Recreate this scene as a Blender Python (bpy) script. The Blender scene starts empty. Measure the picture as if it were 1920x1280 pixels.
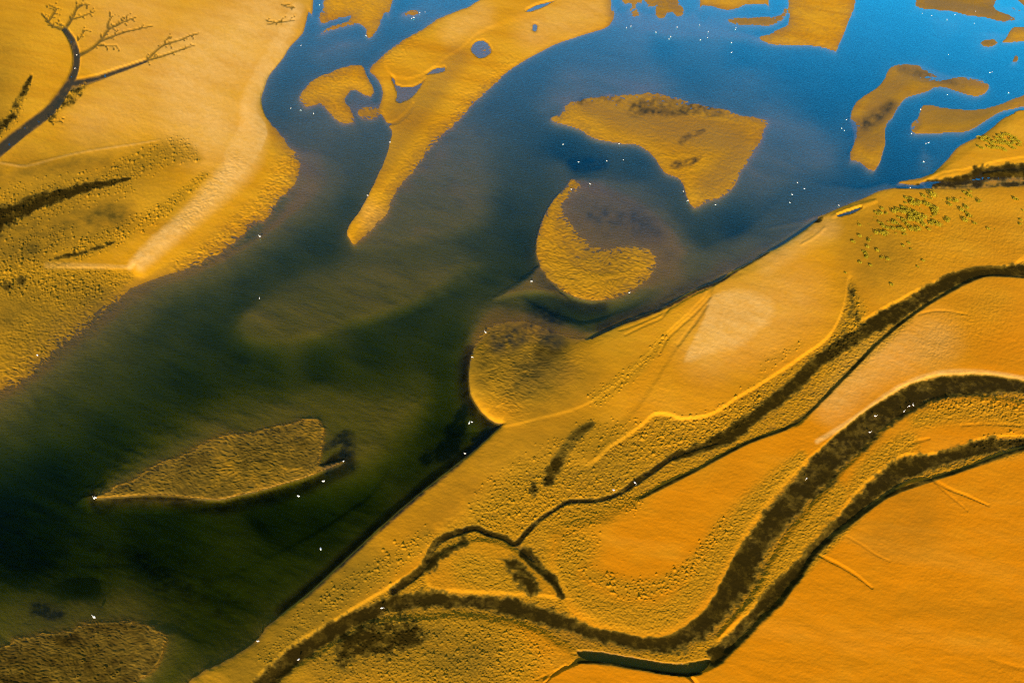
import bpy, math, random
import numpy as np
from mathutils import Quaternion

# ------------------------------------------------------------------ camera, sky, sun, exposure
scene = bpy.context.scene
COL = scene.collection
CAM_H, FPX, PITCH = 100.0, 1280.0, math.radians(48.4)     # metres up, focal length in photo pixels, degrees below horizon
PW, PH = 1920.0, 1280.0
ROLL = math.radians(9)                                      # the aircraft banks: the picture's right side looks farther out
cam = bpy.data.cameras.new('camera')
cam.sensor_fit = 'HORIZONTAL'; cam.sensor_width = 36.0; cam.lens = 36.0 * FPX / PW
cam.clip_start = 0.5; cam.clip_end = 60000
camo = bpy.data.objects.new('camera', cam); COL.objects.link(camo)
camo.location = (0, 0, CAM_H); camo.rotation_mode = 'QUATERNION'
camo.rotation_quaternion = Quaternion((1, 0, 0), math.pi / 2 - PITCH) @ Quaternion((0, 0, 1), ROLL)
scene.camera = camo

SUN_ELEV, SUN_AZ = math.radians(20), math.radians(177)     # azimuth clockwise from +Y: the sun stands behind the camera
w = bpy.data.worlds.new('World'); scene.world = w; w.use_nodes = True
nt = w.node_tree; bgn = nt.nodes['Background']
sky = nt.nodes.new('ShaderNodeTexSky'); sky.sky_type = 'NISHITA'; sky.sun_disc = False
sky.sun_elevation = SUN_ELEV; sky.sun_rotation = SUN_AZ
hs = nt.nodes.new('ShaderNodeHueSaturation'); hs.inputs['Saturation'].default_value = 1.2; hs.inputs['Hue'].default_value = 0.5
nt.links.new(sky.outputs[0], hs.inputs['Color']); nt.links.new(hs.outputs[0], bgn.inputs[0])
bgn.inputs[1].default_value = 0.118
sl = bpy.data.lights.new('sun', 'SUN'); sl.energy = 5.0; sl.angle = math.radians(0.5); sl.color = (1.0, 0.82, 0.55)
so = bpy.data.objects.new('sun', sl); COL.objects.link(so)
so.rotation_euler = (math.pi / 2 - SUN_ELEV, 0, math.pi - SUN_AZ)
scene.view_settings.view_transform = 'Standard'; scene.view_settings.look = 'None'
scene.view_settings.exposure = 0.65; scene.view_settings.gamma = 1.0
scene.cycles.use_denoising = False; scene.cycles.filter_width = 1.1
scene.cycles.max_bounces = 6; scene.cycles.transparent_max_bounces = 12; scene.cycles.volume_bounces = 0

# ------------------------------------------------------------------ plan grid: photo pixel (u, v) <-> ground point
F32 = np.float32
def ground(u, v, z=0.0):
    a = (u - PW / 2) / FPX; b = (v - PH / 2) / FPX
    a, b = a * math.cos(ROLL) + b * math.sin(ROLL), b * math.cos(ROLL) - a * math.sin(ROLL)
    t = (CAM_H - z) / np.maximum(math.sin(PITCH) + b * math.cos(PITCH), .02)
    return a * t, t * (math.cos(PITCH) - b * math.sin(PITCH))
STEP = 2.4
def axis(lo, hi, far_lo, far_hi, n):
    core = np.arange(lo, hi + 0.1, STEP)
    a = lo - (lo - far_lo) * (np.linspace(1, 0, n, endpoint=False) ** 2.2)
    b = hi + (far_hi - hi) * (np.linspace(0, 1, n + 1)[1:] ** 2.2)
    return np.concatenate([a, core, b])
UL = axis(-40, 1960, -2500, 2700, 60)
VL = axis(-40, 1330, -480, 3000, 60)
def refine(a):
    o = np.empty(2 * len(a) - 1); o[::2] = a; o[1::2] = (a[1:] + a[:-1]) / 2; return o
UF, VF = refine(UL), refine(VL)
def up(a):
    b = np.empty((2 * a.shape[0] - 1, a.shape[1]), F32); b[::2] = a; b[1::2] = (a[1:] + a[:-1]) / 2
    c = np.empty((b.shape[0], 2 * a.shape[1] - 1), F32); c[:, ::2] = b; c[:, 1::2] = (b[:, 1:] + b[:, :-1]) / 2
    return c
GU, GV = [x.astype(F32) for x in np.meshgrid(UL, VL)]
FU, FV = [x.astype(F32) for x in np.meshgrid(UF, VF)]

def hsh(ix, iy, seed):
    h = (ix.astype(np.int64) * 374761393 + iy.astype(np.int64) * 668265263 + seed * 1442695041) & 0xffffffff
    h = ((h ^ (h >> 13)) * 1274126177) & 0xffffffff
    return (((h ^ (h >> 16)) & 0xffff) / 65535.0).astype(F32)
def vnoise(x, y, seed):
    ix = np.floor(x); iy = np.floor(y); fx = (x - ix).astype(F32); fy = (y - iy).astype(F32)
    fx = fx * fx * (3 - 2 * fx); fy = fy * fy * (3 - 2 * fy)
    a = hsh(ix, iy, seed); b = hsh(ix + 1, iy, seed); c = hsh(ix, iy + 1, seed); d = hsh(ix + 1, iy + 1, seed)
    return (a + (b - a) * fx + (c - a) * fy + (a - b - c + d) * fx * fy) * 2 - 1
def fbm(x, y, seed, octv=4, gain=0.5):
    s = np.zeros(x.shape, F32); amp = 1.0; tot = 0
    for k in range(octv):
        s += amp * vnoise(x * 2 ** k + k * 17.3, y * 2 ** k - k * 9.1, seed + k); tot += amp; amp *= gain
    return s / tot
def sstep(a, b, x):
    t = np.clip((x - a) / (b - a), 0, 1); return t * t * (3 - 2 * t)

def run_out(pts):
    # outlines that leave the picture at u = 1990 carry on with a gentle meander
    out = []; n = len(pts)
    for i, p in enumerate(pts):
        if p[0] != 1990: out.append(p); continue
        ch = [(1990 + x, p[1] + 14 * math.sin(x / 110.0) - .06 * x) + tuple(p[2:]) for x in (0, 65, 140, 230, 340, 470, 620)]
        out += ch[::-1] if pts[(i + 1) % n][0] < 1990 else ch
    return out
def smooth_poly(pts, closed=True, n=3):
    w0 = 4.0; P = []; pts = run_out(pts)
    for p in pts:
        if len(p) > 2: w0 = p[2]
        P.append((p[0], p[1], w0))
    P = np.array(P, float); N = len(P); out = []
    for i in range(N if closed else N - 1):
        if closed: p0, p1, p2, p3 = P[i - 1], P[i], P[(i + 1) % N], P[(i + 2) % N]
        else: p0, p1, p2, p3 = P[max(i - 1, 0)], P[i], P[i + 1], P[min(i + 2, N - 1)]
        for k in range(n):
            t = k / n
            q = 0.5 * (2 * p1 + (p2 - p0) * t + (2 * p0 - 5 * p1 + 4 * p2 - p3) * t * t + (3 * p1 - p0 - 3 * p2 + p3) * t ** 3)
            q[2] = p1[2] + (p2[2] - p1[2]) * t
            out.append(q)
    if not closed: out.append(P[-1])
    return np.array(out)
def seg_dist(Q, closed, X, Y):
    best = np.full(X.shape, 1e9, F32); wb = np.full(X.shape, 4.0, F32); M = len(Q)
    for i in range(M if closed else M - 1):
        a, b = Q[i], Q[(i + 1) % M]
        dx, dy = b[0] - a[0], b[1] - a[1]; L = dx * dx + dy * dy + 1e-9
        t = np.clip(((X - a[0]) * dx + (Y - a[1]) * dy) / L, 0, 1)
        d = (X - a[0] - t * dx) ** 2 + (Y - a[1] - t * dy) ** 2
        m = d < best
        best = np.where(m, d, best); wb = np.where(m, a[2] + (b[2] - a[2]) * t, wb)
    return np.sqrt(best), wb
MARG = 320.0
def sub(Q, marg):
    i0 = np.searchsorted(UL, Q[:, 0].min() - marg); i1 = np.searchsorted(UL, Q[:, 0].max() + marg)
    j0 = np.searchsorted(VL, Q[:, 1].min() - marg); j1 = np.searchsorted(VL, Q[:, 1].max() + marg)
    return slice(j0, j1), slice(i0, i1)
def poly_sdf(pts, marg=MARG):
    Q = smooth_poly(pts); s = sub(Q, marg)
    X, Y = GU[s], GV[s]; d, wb = seg_dist(Q, True, X, Y)
    ins = np.zeros(X.shape, bool); M = len(Q)
    for i in range(M):
        a, b = Q[i], Q[(i + 1) % M]
        if a[1] == b[1]: continue
        c = ((a[1] > Y) != (b[1] > Y)) & (X < (b[0] - a[0]) * (Y - a[1]) / (b[1] - a[1]) + a[0])
        ins ^= c
    D = np.full(GU.shape, -marg, F32); W = np.full(GU.shape, 20.0, F32)
    D[s] = np.clip(np.where(ins, d, -d), -marg, None); W[s] = wb
    return D, W
def stroke(pts, soft=0.5, n=3):
    """mask 0..1 along a polyline; third number of a point is the radius in plan pixels"""
    Q = smooth_poly(pts, False, n); r = Q[:, 2].max() * (1 + soft) + 4; s = sub(Q, r)
    m = np.zeros(GU.shape, F32)
    if GU[s].size:
        d, wb = seg_dist(Q, False, GU[s], GV[s])
        m[s] = 1 - sstep(1 - soft, 1 + soft, d / wb)
    return m
def blur(a, k):
    for _ in range(k):
        b = a.copy(); b[1:-1] = (a[:-2] + 2 * a[1:-1] + a[2:]) / 4; a = b
        b = a.copy(); b[:, 1:-1] = (a[:, :-2] + 2 * a[:, 1:-1] + a[:, 2:]) / 4; a = b
    return a

# ------------------------------------------------------------------ sand bars (plan outlines; third number = bank width, carried on)
LAND = {}
LAND['west'] = dict(h=0.34, rip=.06, p=[(590,-320,4),(588,0),(578,20),(572,50),(566,65),(545,85),(525,115),(503,140),(495,160),(488,185),(492,205),(500,222,6),
 (515,240,18),(530,260,26),(545,280,30),(560,305,30),(558,325),(548,345),(535,360),(520,375),(510,392),(498,410),(475,420),(462,436),(447,445),(420,465),(375,492,22),(340,506,14),(295,520,10),
 (275,528,10),(245,540,16),(218,562,30),(187,585,40),(150,615),(120,634),(100,655),(75,682),(37,712),(0,726),(-300,830),(-900,900),(-900,-320)])
LAND['north_islet'] = dict(h=0.16, rip=.5, p=[(737,0,5),(722,22),(712,47),(702,65),(692,72,3),(687,66),(685,55),(672,45),(655,48,6),(630,54),(602,64),(615,52),(640,44),(655,38),(655,31),(630,37),(602,44),(600,27,5),(607,15),(606,0),(610,-300),(800,-300)])
LAND['north_bar'] = dict(h=0.3, rip=.25, p=[(902,0,6),(867,19),(830,32),(805,47),(780,62),(755,77,9),(730,94),(712,110),(697,125),(695,135),(705,145),(712,155,5),(717,170),(716,185),(712,200),(711,210),(717,217,3),(724,230),(735,247),(732,262),(727,282),(717,312),(712,320),(697,352),(680,385),(665,407),(655,422),(651,437),(656,450),(665,459,5),
 (672,450,14),(685,440),(705,420),(725,400),(732,380),(745,357),(757,340),(775,320),(795,292),(812,272),(837,245),(857,227),(877,205),(900,182),(925,160,9),(940,145,4),(960,129,3),(997,107),(1035,87),(1060,77),(1097,65),(1132,55),(1145,45,6),(1152,32,10),(1150,15),(1145,0),(1140,-300),(1000,-320),(935,-45,6),(918,-12)])
LAND['hook_islet'] = dict(h=0.15, rip=.45, p=[(680,124,4),(685,135),(692,150),(701,167),(697,180,3),(687,180),(672,172),(660,169),(652,177,5),(647,190),(655,202,10),(662,217),(664,230),(652,232),(640,230),(627,220),(615,207),(600,195),(577,201),(562,187),(565,175),(577,160,8),(597,145),(620,137),(642,127),(665,122,5)])
LAND['sand_patch'] = dict(h=.08, rip=.5, p=[(672,208,12),(690,203),(708,204),(712,214),(695,222),(680,220)])
LAND['centre_island'] = dict(h=0.14, rip=.5, p=[(1032,221,3),(1052,215,8),(1060,200),(1072,192,14),(1100,185),(1135,180),(1185,178,22),(1235,179),(1272,186),(1310,196),(1350,205),(1385,215,14),(1437,227,8),(1432,242),(1427,262),(1415,282),(1397,310),(1390,320),(1382,340,12),(1370,357),(1350,370),(1322,380),(1305,390,5),(1295,385,3),(1287,370),(1280,347),(1272,335),(1260,330),(1242,320),(1230,300),(1215,285),(1192,272),(1160,269),(1130,264),(1107,257),(1090,245),(1060,235),(1042,230)])
LAND['round_island'] = dict(h=0.16, rip=.8, p=[(1072,335,6),(1060,352),(1042,370,4),(1030,387),(1020,405),(1012,427),(1006,452,3),(1005,475),(1012,495),(1025,517),(1045,537),(1067,552),(1100,562),(1130,562),(1160,555,10),(1180,545),(1202,530),(1220,510,14),(1227,490),(1225,480),(1210,470,22),(1185,467),(1150,470),(1110,468),(1094,450),(1076,433),(1060,415),(1052,390,14),(1060,370),(1085,347)])
LAND['east'] = dict(h=.53, rip=.07, p=[(942,795,2),(930,792,3),(905,775),(885,745),(880,722),(881,685),(890,655),(905,630,14),(930,612,24),(960,603,30),(990,606),(1020,620),(1060,632),(1090,636,12),(1132,621,3),(1172,603),(1200,593),(1235,580),(1260,567),(1282,552),(1310,540),(1345,527),(1362,512),(1385,502),(1410,490),(1440,471),(1455,466),(1477,452),(1510,430),(1527,415,4),(1552,402,6),(1580,387),(1615,374),(1640,362),(1665,354),(1690,352),(1727,353),(1765,352),(1920,347),(2300,340),(3500,300),(3500,2600),(100,2600),
 (330,1400,12),(350,1290),(372,1264),(410,1245),(450,1222),(480,1200),(500,1175,8),(530,1150,4),(562,1125,2),(592,1100),(630,1065),(665,1032),(700,1000),(747,958),(785,927),(815,902),(850,875),(880,852),(905,830),(925,812)])
LAND['southwest_bar'] = dict(h=0.12, rip=1.0, p=[(180,932,3),(205,922,12),(220,912,24),(250,902),(275,882),(307,867),(350,852),(390,827),(425,817),(460,815),(510,802),(542,797),(567,790),(594,786,14),(606,800,8),(605,820),(600,858),(598,874,3),(620,870),(645,864),(620,876),(600,884),(567,897),(530,907),(480,921),(457,926),(425,934),(400,936),(362,932),(325,929),(282,927),(225,930)])
LAND['corner_bar'] = dict(h=0.14, rip=.9, p=[(0,1215,26),(25,1200),(62,1195),(100,1187),(135,1182),(150,1174),(180,1169),(225,1166),(260,1170),(287,1180),(307,1190,20),(307,1212),(297,1240),(280,1262),(250,1285),(200,1420),(-300,1450),(-300,1240)])
LAND['north_lobe'] = dict(h=0.16, rip=.35, p=[(1477,0,6),(1480,15),(1477,45),(1455,57,10),(1440,66),(1430,66),(1422,73,6),(1440,82,4),(1465,85,3),(1502,86),(1535,88),(1565,97),(1570,92,4),(1580,70),(1590,45),(1600,20),(1604,0),(1620,-300),(1470,-300)])
LAND['wet_lobe'] = dict(h=.1, rip=.3, p=[(1365,39,8),(1385,34),(1435,32),(1452,31),(1468,24),(1472,15),(1476,25),(1466,38),(1452,46),(1440,49),(1430,48),(1405,49),(1380,47)])
LAND['top_tongue'] = dict(h=0.15, rip=.3, p=[(1312,0,5),(1317,10),(1337,12),(1350,17,3),(1370,20),(1385,16),(1400,10),(1435,7),(1442,0),(1450,-160),(1310,-160)])
LAND['pair_lobe'] = dict(h=0.09, rip=.5, p=[(1209,5,6),(1230,12),(1228,25,3),(1236,34),(1247,34),(1250,27),(1262,23),(1269,31),(1282,27),(1280,14),(1270,0),(1250,-80),(1200,-80)])
LAND['thin_lobe'] = dict(h=0.09, rip=.5, p=[(1166,0,4),(1183,7),(1181,22,8),(1189,30),(1197,30),(1194,20),(1191,12,4),(1197,6),(1205,0),(1200,-80),(1170,-80)])
LAND['corner_lobe'] = dict(h=0.11, rip=.3, p=[(1716,0,5),(1717,10),(1727,17,3),(1752,19),(1785,22),(1810,29),(1845,33),(1870,39),(1890,41,6),(1915,35,10),(1930,28),(1900,14),(1868,0),(1850,-150),(1710,-150)])
LAND['edge_lobe'] = dict(h=0.12, rip=.2, p=[(1880,80,3),(1887,71),(1897,54,5),(1920,51),(2050,50),(2050,76),(1920,79,3)])
LAND['north_beach'] = dict(h=.2, rip=.2, p=[(1925,-8,5),(1900,-20),(1920,12),(1990,20),(2100,-100)])
LAND['oval_islet'] = dict(h=0.08, rip=.2, p=[(1837,82,4),(1847,75),(1862,74),(1871,80),(1862,87),(1850,89)])
LAND['small_islet'] = dict(h=.08, rip=.2, p=[(1904,104,4),(1910,107),(1906,117),(1897,117),(1900,110)])
LAND['tiny_bar'] = dict(h=.06, rip=.3, p=[(755,25,5),(770,20),(782,22),(784,27),(770,29),(757,29)])
LAND['hooked_island'] = dict(h=0.13, rip=.25, p=[(1667,130,6),(1680,122,9),(1700,119),(1722,124,14),(1740,135),(1760,145),(1775,150),(1790,146),(1810,145),(1840,152),(1855,160,8),(1850,172,4),(1835,181,3),(1820,180),(1800,174),(1775,166),(1755,164),(1740,172),(1715,179),(1697,186),(1685,202),(1675,220),(1665,230),(1660,245),(1661,265),(1655,287),(1650,305),(1640,320),(1627,317),(1612,305),(1595,300,4),(1594,285),(1602,265),(1600,245),(1594,225),(1597,207),(1605,192),(1620,180),(1640,167),(1657,150)])
LAND['tongue'] = dict(h=0.12, rip=.15, p=[(1709,246,4),(1710,232,8),(1722,220),(1727,202),(1740,197,6),(1765,201),(1795,205),(1827,206),(1860,200),(1885,192),(1920,179),(2200,100),(2200,170),(1930,200,3),(1910,204),(1885,208),(1865,217),(1845,230),(1825,242),(1802,250),(1785,249),(1765,250),(1735,251),(1717,251)])
LAND['northeast'] = dict(h=.36, rip=.08, p=[(1930,204,3),(1902,212),(1880,222,5),(1862,238),(1840,253),(1815,264),(1797,274),(1787,285),(1775,300),(1757,317),(1745,327),(1715,335,6),(1685,342),(1705,347),(1735,352),(1765,356),(1920,352),(2300,345),(2600,300),(2600,120),(2200,176)])

HB = np.full(GU.shape, -9.0, F32); DM = np.full(GU.shape, -MARG, F32); WM = np.full(GU.shape, 20.0, F32); RIP = np.zeros(GU.shape, F32)
edge_n = fbm(GU / 26, GV / 18, 11, 4); edge_f = fbm(GU / 9, GV / 6, 15, 3)
LSDF = {}
for k, L in LAND.items():
    d, wd = poly_sdf(L['p']); wd = blur(wd, 2)
    d = d + edge_n * (0.6 + .12 * np.minimum(wd, 30)) + edge_f * (.4 + .08 * np.minimum(wd, 30)) + np.minimum(wd, 30) * .05
    LSDF[k] = d
    hh = L['h'] * (1 - np.exp(-np.maximum(d, 0) / (wd * 1.9)))
    HB = np.where(d > 0, np.maximum(HB, hh), HB)
    m = d > DM; DM = np.where(m, d, DM); WM = np.where(m, wd, WM)
    RIP = np.where(d > -60, np.maximum(RIP, L['rip'] * sstep(-14, 4, d)), RIP)

# ------------------------------------------------------------------ channel bed: soundings (u, v, depth in metres)
BED = [(50,1000,2.4),(150,1080,1.9),(300,1000,1.9),(450,990,1.4),(500,950,2.1),(300,960,2),(600,980,2),(700,950,2),(800,880,1.9),(840,800,2),(870,740,2),(865,690,2),(860,620,1.8),(780,720,.9),(720,760,.8),(680,830,.65),(640,780,.5),(640,830,.4),(600,740,.7),(450,740,1.1),(300,760,1.3),(200,820,1.7),(100,880,2.1),(30,950,2.4),(100,760,1.0),(20,780,.8),(200,650,.7),(150,700,.8),(300,620,1.1),(260,580,.5),(350,570,1.0),(400,620,1.4),(450,660,1.5),(350,700,1.5),(500,680,1.4),(600,670,1.5),(700,640,1.4),(780,580,1.4),(850,540,1.3),(600,560,.5),(560,540,.6),(680,540,.6),(520,592,.1),(560,590,.08),(580,580,.12),(480,610,.5),(450,560,1.3),(480,500,1.1),(420,540,1.0),(540,480,1.2),(600,440,1.3),(660,380,1.2),(690,320,.9),(700,290,.8),(620,330,.5),(590,300,.25),(640,270,.7),(610,250,.45),(570,240,.6),(520,200,1.0),(530,150,1),(600,110,.9),(650,90,.9),(580,80,.8),(720,90,1),(760,50,1),(745,10,1.2),(800,20,.4),(720,440,.3),(760,400,.35),(800,350,.4),(850,300,.6),(800,450,.6),(740,470,.55),(820,420,.6),(900,250,.8),(880,400,.8),(930,330,1),(960,380,1.4),(990,440,1.6),(980,500,1.4),(900,470,1.1),(920,520,1.3),(965,545,.4),(1000,535,.15),(900,600,.9),(945,575,.5),(1000,562,1.6),(950,562,1.5),(1060,580,1.5),(1130,588,1.3),(960,590,.5),(1050,590,1),(1150,590,.8),(1250,540,.5),(1290,480,.5),(1180,420,.45),(1100,400,.3),(1130,360,.5),(1200,350,.7),(1200,310,1.2),(1100,280,1.8),(1150,290,1.3),(1060,270,2.2),(1090,285,2.2),(1200,300,1.8),(1050,310,.8),(1000,330,1.2),(1300,420,1.4),(1380,410,1.5),(1450,420,.9),(1420,330,.5),(1480,300,.6),(1500,370,1),(1560,350,1),(1400,460,.6),(1350,500,.4),
 (1000,150,1.0),(1050,200,.8),(1100,150,.7),(1200,140,.5),(1300,140,1.2),(1400,140,.6),(1250,80,1.4),(1400,100,1.5),(1200,60,.25),(1260,55,.25),(1340,50,.25),(1300,20,.5),(1500,120,1.4),(1600,100,1.2),(1650,50,1.0),(1600,150,1.6),(1550,180,1.5),(1450,200,.8),(1500,250,.7),(1560,270,.8),(1700,60,1.2),(1780,40,.4),(1800,90,1.4),(1880,130,1.7),(1700,90,1.4),(1770,130,1.2),(1690,250,1.6),(1720,280,1.6),(1680,310,1.7),(1760,190,1.4),(1740,300,1.0),(1620,340,1.5),(1580,300,1.2),(1730,135,.5),(1840,60,.5),(850,1010,1),(150,1140,.6),(50,1165,.6),(230,1140,.6),(100,1155,.6),(380,1150,1.4),(330,1230,1.0),(420,1100,1.6)]
num = np.full(GU.shape, 1.2 * 2e-7, F32); den = np.full(GU.shape, 2e-7, F32)
for (x, y, dp) in BED:
    wgt = 1.0 / ((GU - x) ** 2 + (GV - y) ** 2 + 300.0) ** 1.6
    num += wgt * dp; den += wgt
DEP = num / den; DEP = DEP * (.88 + .2 * np.clip(DEP, 0, 2))
SHOALS = [(.22, [(665,459,10),(700,462,12),(760,455),(850,430,18),(915,398,26),(925,330,40),(905,250,40),(850,240,20),(760,340,10),(690,430,8)]),
 (.24, [(448,590,26),(480,560,30),(540,545,30),(600,515,36),(660,490,30),(760,480,40),(850,470),(895,490),(850,520,24),(790,558,14),(720,585,12),(640,606,12),(590,622,10),(530,632,12),(470,622,20)]),
 (.10, [(540,270,14),(590,300,40),(625,330,40),(600,390,40),(540,430,36),(480,470,34),(400,520,34),(300,560,30),(250,590),(150,680,36),(60,745),(-40,790),(-40,700,20),(150,600),(270,520),(470,440),(560,330)]),
 (.055, [(1070,345,10),(1150,335,40),(1230,375,40),(1285,420,36),(1300,470),(1270,530,30),(1200,550,20),(1120,562,8),(1030,500,8)]),
 (.10, [(930,556,10),(985,520,10),(1012,498,5),(1030,520),(1045,540),(1065,556,4),(1040,548,5),(1000,546),(965,550)]),
 (.26, [(160,938,14),(205,885,40),(310,805,50),(440,750,50),(600,735,40),(720,735,40),(790,745,40),(760,800,40),(700,850,24),(645,865,5),(600,880,4),(430,935,4)]),
 (.18, [(880,690,6),(885,610,16),(920,565,24),(985,575,24),(1060,600,20),(1110,628,10),(1000,650)]),
 (.11, [(1148,40,10),(1185,52,8),(1250,66,8),(1310,70),(1380,72,7),(1424,80,6),(1410,58,10),(1360,50,10),(1335,30,8),(1320,40,6),(1300,20,6),(1285,30,6),(1230,25),(1160,20)]),
 (.25, [(1420,190,26),(1490,210,30),(1560,260,26),(1570,310,24),(1500,330,30),(1430,350,30),(1400,310,12)]),
 (.25, [(1070,110,30),(1180,120,30),(1260,150,30),(1230,175,16),(1100,178,14),(1050,205,16),(1010,190,30)]),
 (.22, [(1742,30,5),(1790,34,5),(1792,48,6),(1760,42,5)]), (.2, [(1690,122,8),(1740,125,10),(1790,140,8),(1850,148,10),(1760,160,6)]),
 (.14, [(1836,60,6),(1862,58,6),(1895,64,6),(1890,74,5),(1860,72,5)]), (.35, [(1730,270,16),(1745,290,16),(1740,318,16),(1724,300,12)]),
 (.2, [(660,172,6),(690,182,6),(712,196,6),(712,222,5),(672,215,8),(655,200)]), (.2, [(590,90,24),(650,66,18),(690,80,24),(600,112,20)])]
nz0 = fbm((GU + GV * .6) / 70, (GV - GU * .4) / 22, 33, 4)
for dd, pts in SHOALS:
    sd, swd = poly_sdf(pts, 100); sd = sd + edge_n * (1 + .2 * np.minimum(swd, 30)) + edge_f * 1.2
    sm = sstep(-.6, .6, sd / np.maximum(blur(swd, 3) * 1.6, 3)); DEP = DEP * (1 - sm) + dd * 1.55 * (.9 + .5 * nz0) * sm
flow = fbm((GU + GV * .9) / 130, (GV - GU * .45) / 34, 31, 4)
DEP = DEP * np.clip(1 + .14 * flow, .3, 2)
DEP = DEP * (1 - .35 * sstep(620, 250, GV) * sstep(1650, 1300, GU))
WS = blur(np.clip((WM - 2) * 1.0, 1.2, 22), 2)
for k_, ws_ in (('east', 45), ('corner_bar', 45)): WS = np.where(LSDF[k_] >= DM - 1e-3, np.maximum(WS, ws_), WS)
SF = blur(np.where(WS > 40, .05, np.where(WM < 5, .5, .25)).astype(F32), 8)
WS = blur(WS, 10)
H = np.where(DM > 0, HB, -DEP * (SF * (1 - np.exp(np.minimum(DM, 0) / np.minimum(WS, 2.5))) + (1 - SF) * (1 - np.exp(np.minimum(DM, 0) / np.maximum(WS, 13)))))
inl = sstep(-2, 6, DM)

# ------------------------------------------------------------------ terraces, channels and pools on the flats
def edge_step(pts, amt, nz=1.0):
    d, wd = poly_sdf(pts, 90); wd = blur(wd, 2)
    d = d + (edge_n * (1.0 + .12 * np.minimum(wd, 40)) + edge_f * (.8 + .06 * np.minimum(wd, 40))) * nz
    return sstep(-.5, .5, d / np.maximum(wd, 1.5)) * amt, d
FLAT = [(1990,482,5),(1920,488,5),(1895,499,4),(1850,505),(1800,511),(1750,531),(1700,556),(1650,582),(1612,602,6),(1600,570,20),(1598,530,20),(1590,525,10),(1584,560,5),(1580,578),(1568,608),(1545,640),(1500,672),(1440,712),(1380,748),(1340,775),(1300,786),(1270,786),(1250,779),(1225,779),(1205,797),(1170,822),(1140,842),(1105,870,8),
 (1050,860,60),(980,860,60),(930,900,60),(880,960,50),(820,1000,30),(785,1067,14),(750,1090,8),(715,1111,5),(670,1138,4),(620,1168),(580,1191),(547,1211),(517,1238),(480,1273),(430,1340),(360,1420),(250,1530),(100,1680),(-100,1900),(-200,2150,30),(300,2200,30),(700,1900,30),(900,1600,20),(985,1400,8),(1010,1290,5),(1040,1266),(1070,1250,4),(1100,1240,6),(1140,1244),(1180,1251),(1220,1256),(1260,1263),(1300,1266,8),(1340,1246,16),(1370,1220),(1400,1190),(1430,1160),(1460,1130),(1500,1080,14),(1520,1045,9),(1545,1020),(1580,990),(1620,960),(1660,930),(1700,906),(1740,900),(1780,890),(1830,870),(1880,850),(1920,840),(1990,832)]
flat, dflat = edge_step(FLAT, .36)
H = H - flat * inl
TE = [(1990,520,7),(1920,522),(1870,518),(1830,523),(1790,541),(1740,571),(1710,593),(1670,623),(1640,648),(1600,691),(1560,731),(1530,763),(1500,793),(1470,806),(1400,832),(1350,857),(1300,885),(1250,906),(1200,936,9),(1130,965,50),(1060,985,50),(1030,1040,30),(1045,1080,16),(1058,1110,16),(1090,1160,40),(1160,1185,40),(1230,1195),(1285,1175,30),(1330,1130,20),(1360,1075),(1395,1005,16),(1430,955),(1470,905),(1515,862,10),(1560,821,5),(1600,788,5),(1660,746),(1700,723),(1750,707),(1800,703),(1860,705),(1920,715),(1990,728)]
te, dte = edge_step(TE, .35)
TG = [(1990,772,14),(1920,757),(1860,747),(1800,741),(1760,748),(1720,764),(1680,788),(1650,812),(1620,842),(1580,882),(1545,922),(1510,962),(1470,1012),(1440,1062),(1420,1102),(1390,1142),(1360,1175),(1345,1200,10),(1400,1150,10),(1440,1110),(1490,1060),(1540,1010,8),(1570,970),(1600,927,6),(1640,890),(1690,855,5),(1730,853),(1790,844),(1830,826),(1870,819),(1920,818),(1990,820)]
tg, dtg = edge_step(TG, .3)
TH1 = [(800,1070,12),(840,1030),(900,1012),(950,1024),(990,1055),(1030,1085),(1052,1118,8),(1000,1116,8),(900,1110),(850,1108),(810,1105)]
th1, d1 = edge_step(TH1, .22)
TH2 = [(-20,1900,20),(180,1680),(330,1510),(440,1390),(520,1275),(580,1235),(640,1200),(700,1168),(780,1160),(880,1156),(960,1168),(1020,1190),(1070,1222,20),(1070,1245,6),(1040,1264),(1000,1300),(930,1430),(860,1580),(650,1850),(300,2100)]
th2, d2 = edge_step(TH2, .26)
H = H + np.maximum(np.maximum(te, tg), np.maximum(th1, th2)) * inl
# higher pale plateau and bar edge terraces
for pts, amt in [
  ([(1340,535,6),(1326,575,7),(1302,612),(1270,652),(1232,712,9),(1190,770,14),(1150,812,14),(1106,872,10),(1140,842,5),(1170,822),(1205,797),(1225,779),(1250,779),(1270,786),(1300,786),(1340,775),(1380,748),(1440,712),(1500,672),(1545,640),(1568,608),(1580,578),(1584,560),(1590,520,8),(1600,495,24),(1640,470,40),(1700,450,50),(1700,400,50),(1560,420,40),(1450,490,20),(1380,520,10)], .12),
  ([(930,800,6),(1000,789,5),(1060,775),(1105,757),(1145,730),(1185,695),(1220,660),(1250,625),(1290,590),(1325,548,5),(1290,562,12),(1200,610,20),(1100,650,30),(1000,690,40),(900,720,30)], .14),
  ([(735,144,5),(762,150,4),(785,145),(805,135),(835,110),(865,92),(892,67),(930,50,8),(1000,25,14),(1080,-40,20),(900,-40,20),(840,40,20),(770,80,20),(725,115,12)], .2),
  ([(1730,338,5),(1767,326,4),(1807,319,3),(1829,316),(1856,308),(1878,302),(1920,296),(2100,270),(2100,200),(1900,225,20),(1820,280,20)], .2),
  ([(110,502,3),(150,504),(200,503),(240,505,6),(300,470,14),(380,400,20),(330,420,20),(250,450,20),(170,480,14)], .12)]:
    s, d = edge_step(pts, amt); H = H + s * inl
PALEZ = np.zeros(GU.shape, F32)
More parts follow.
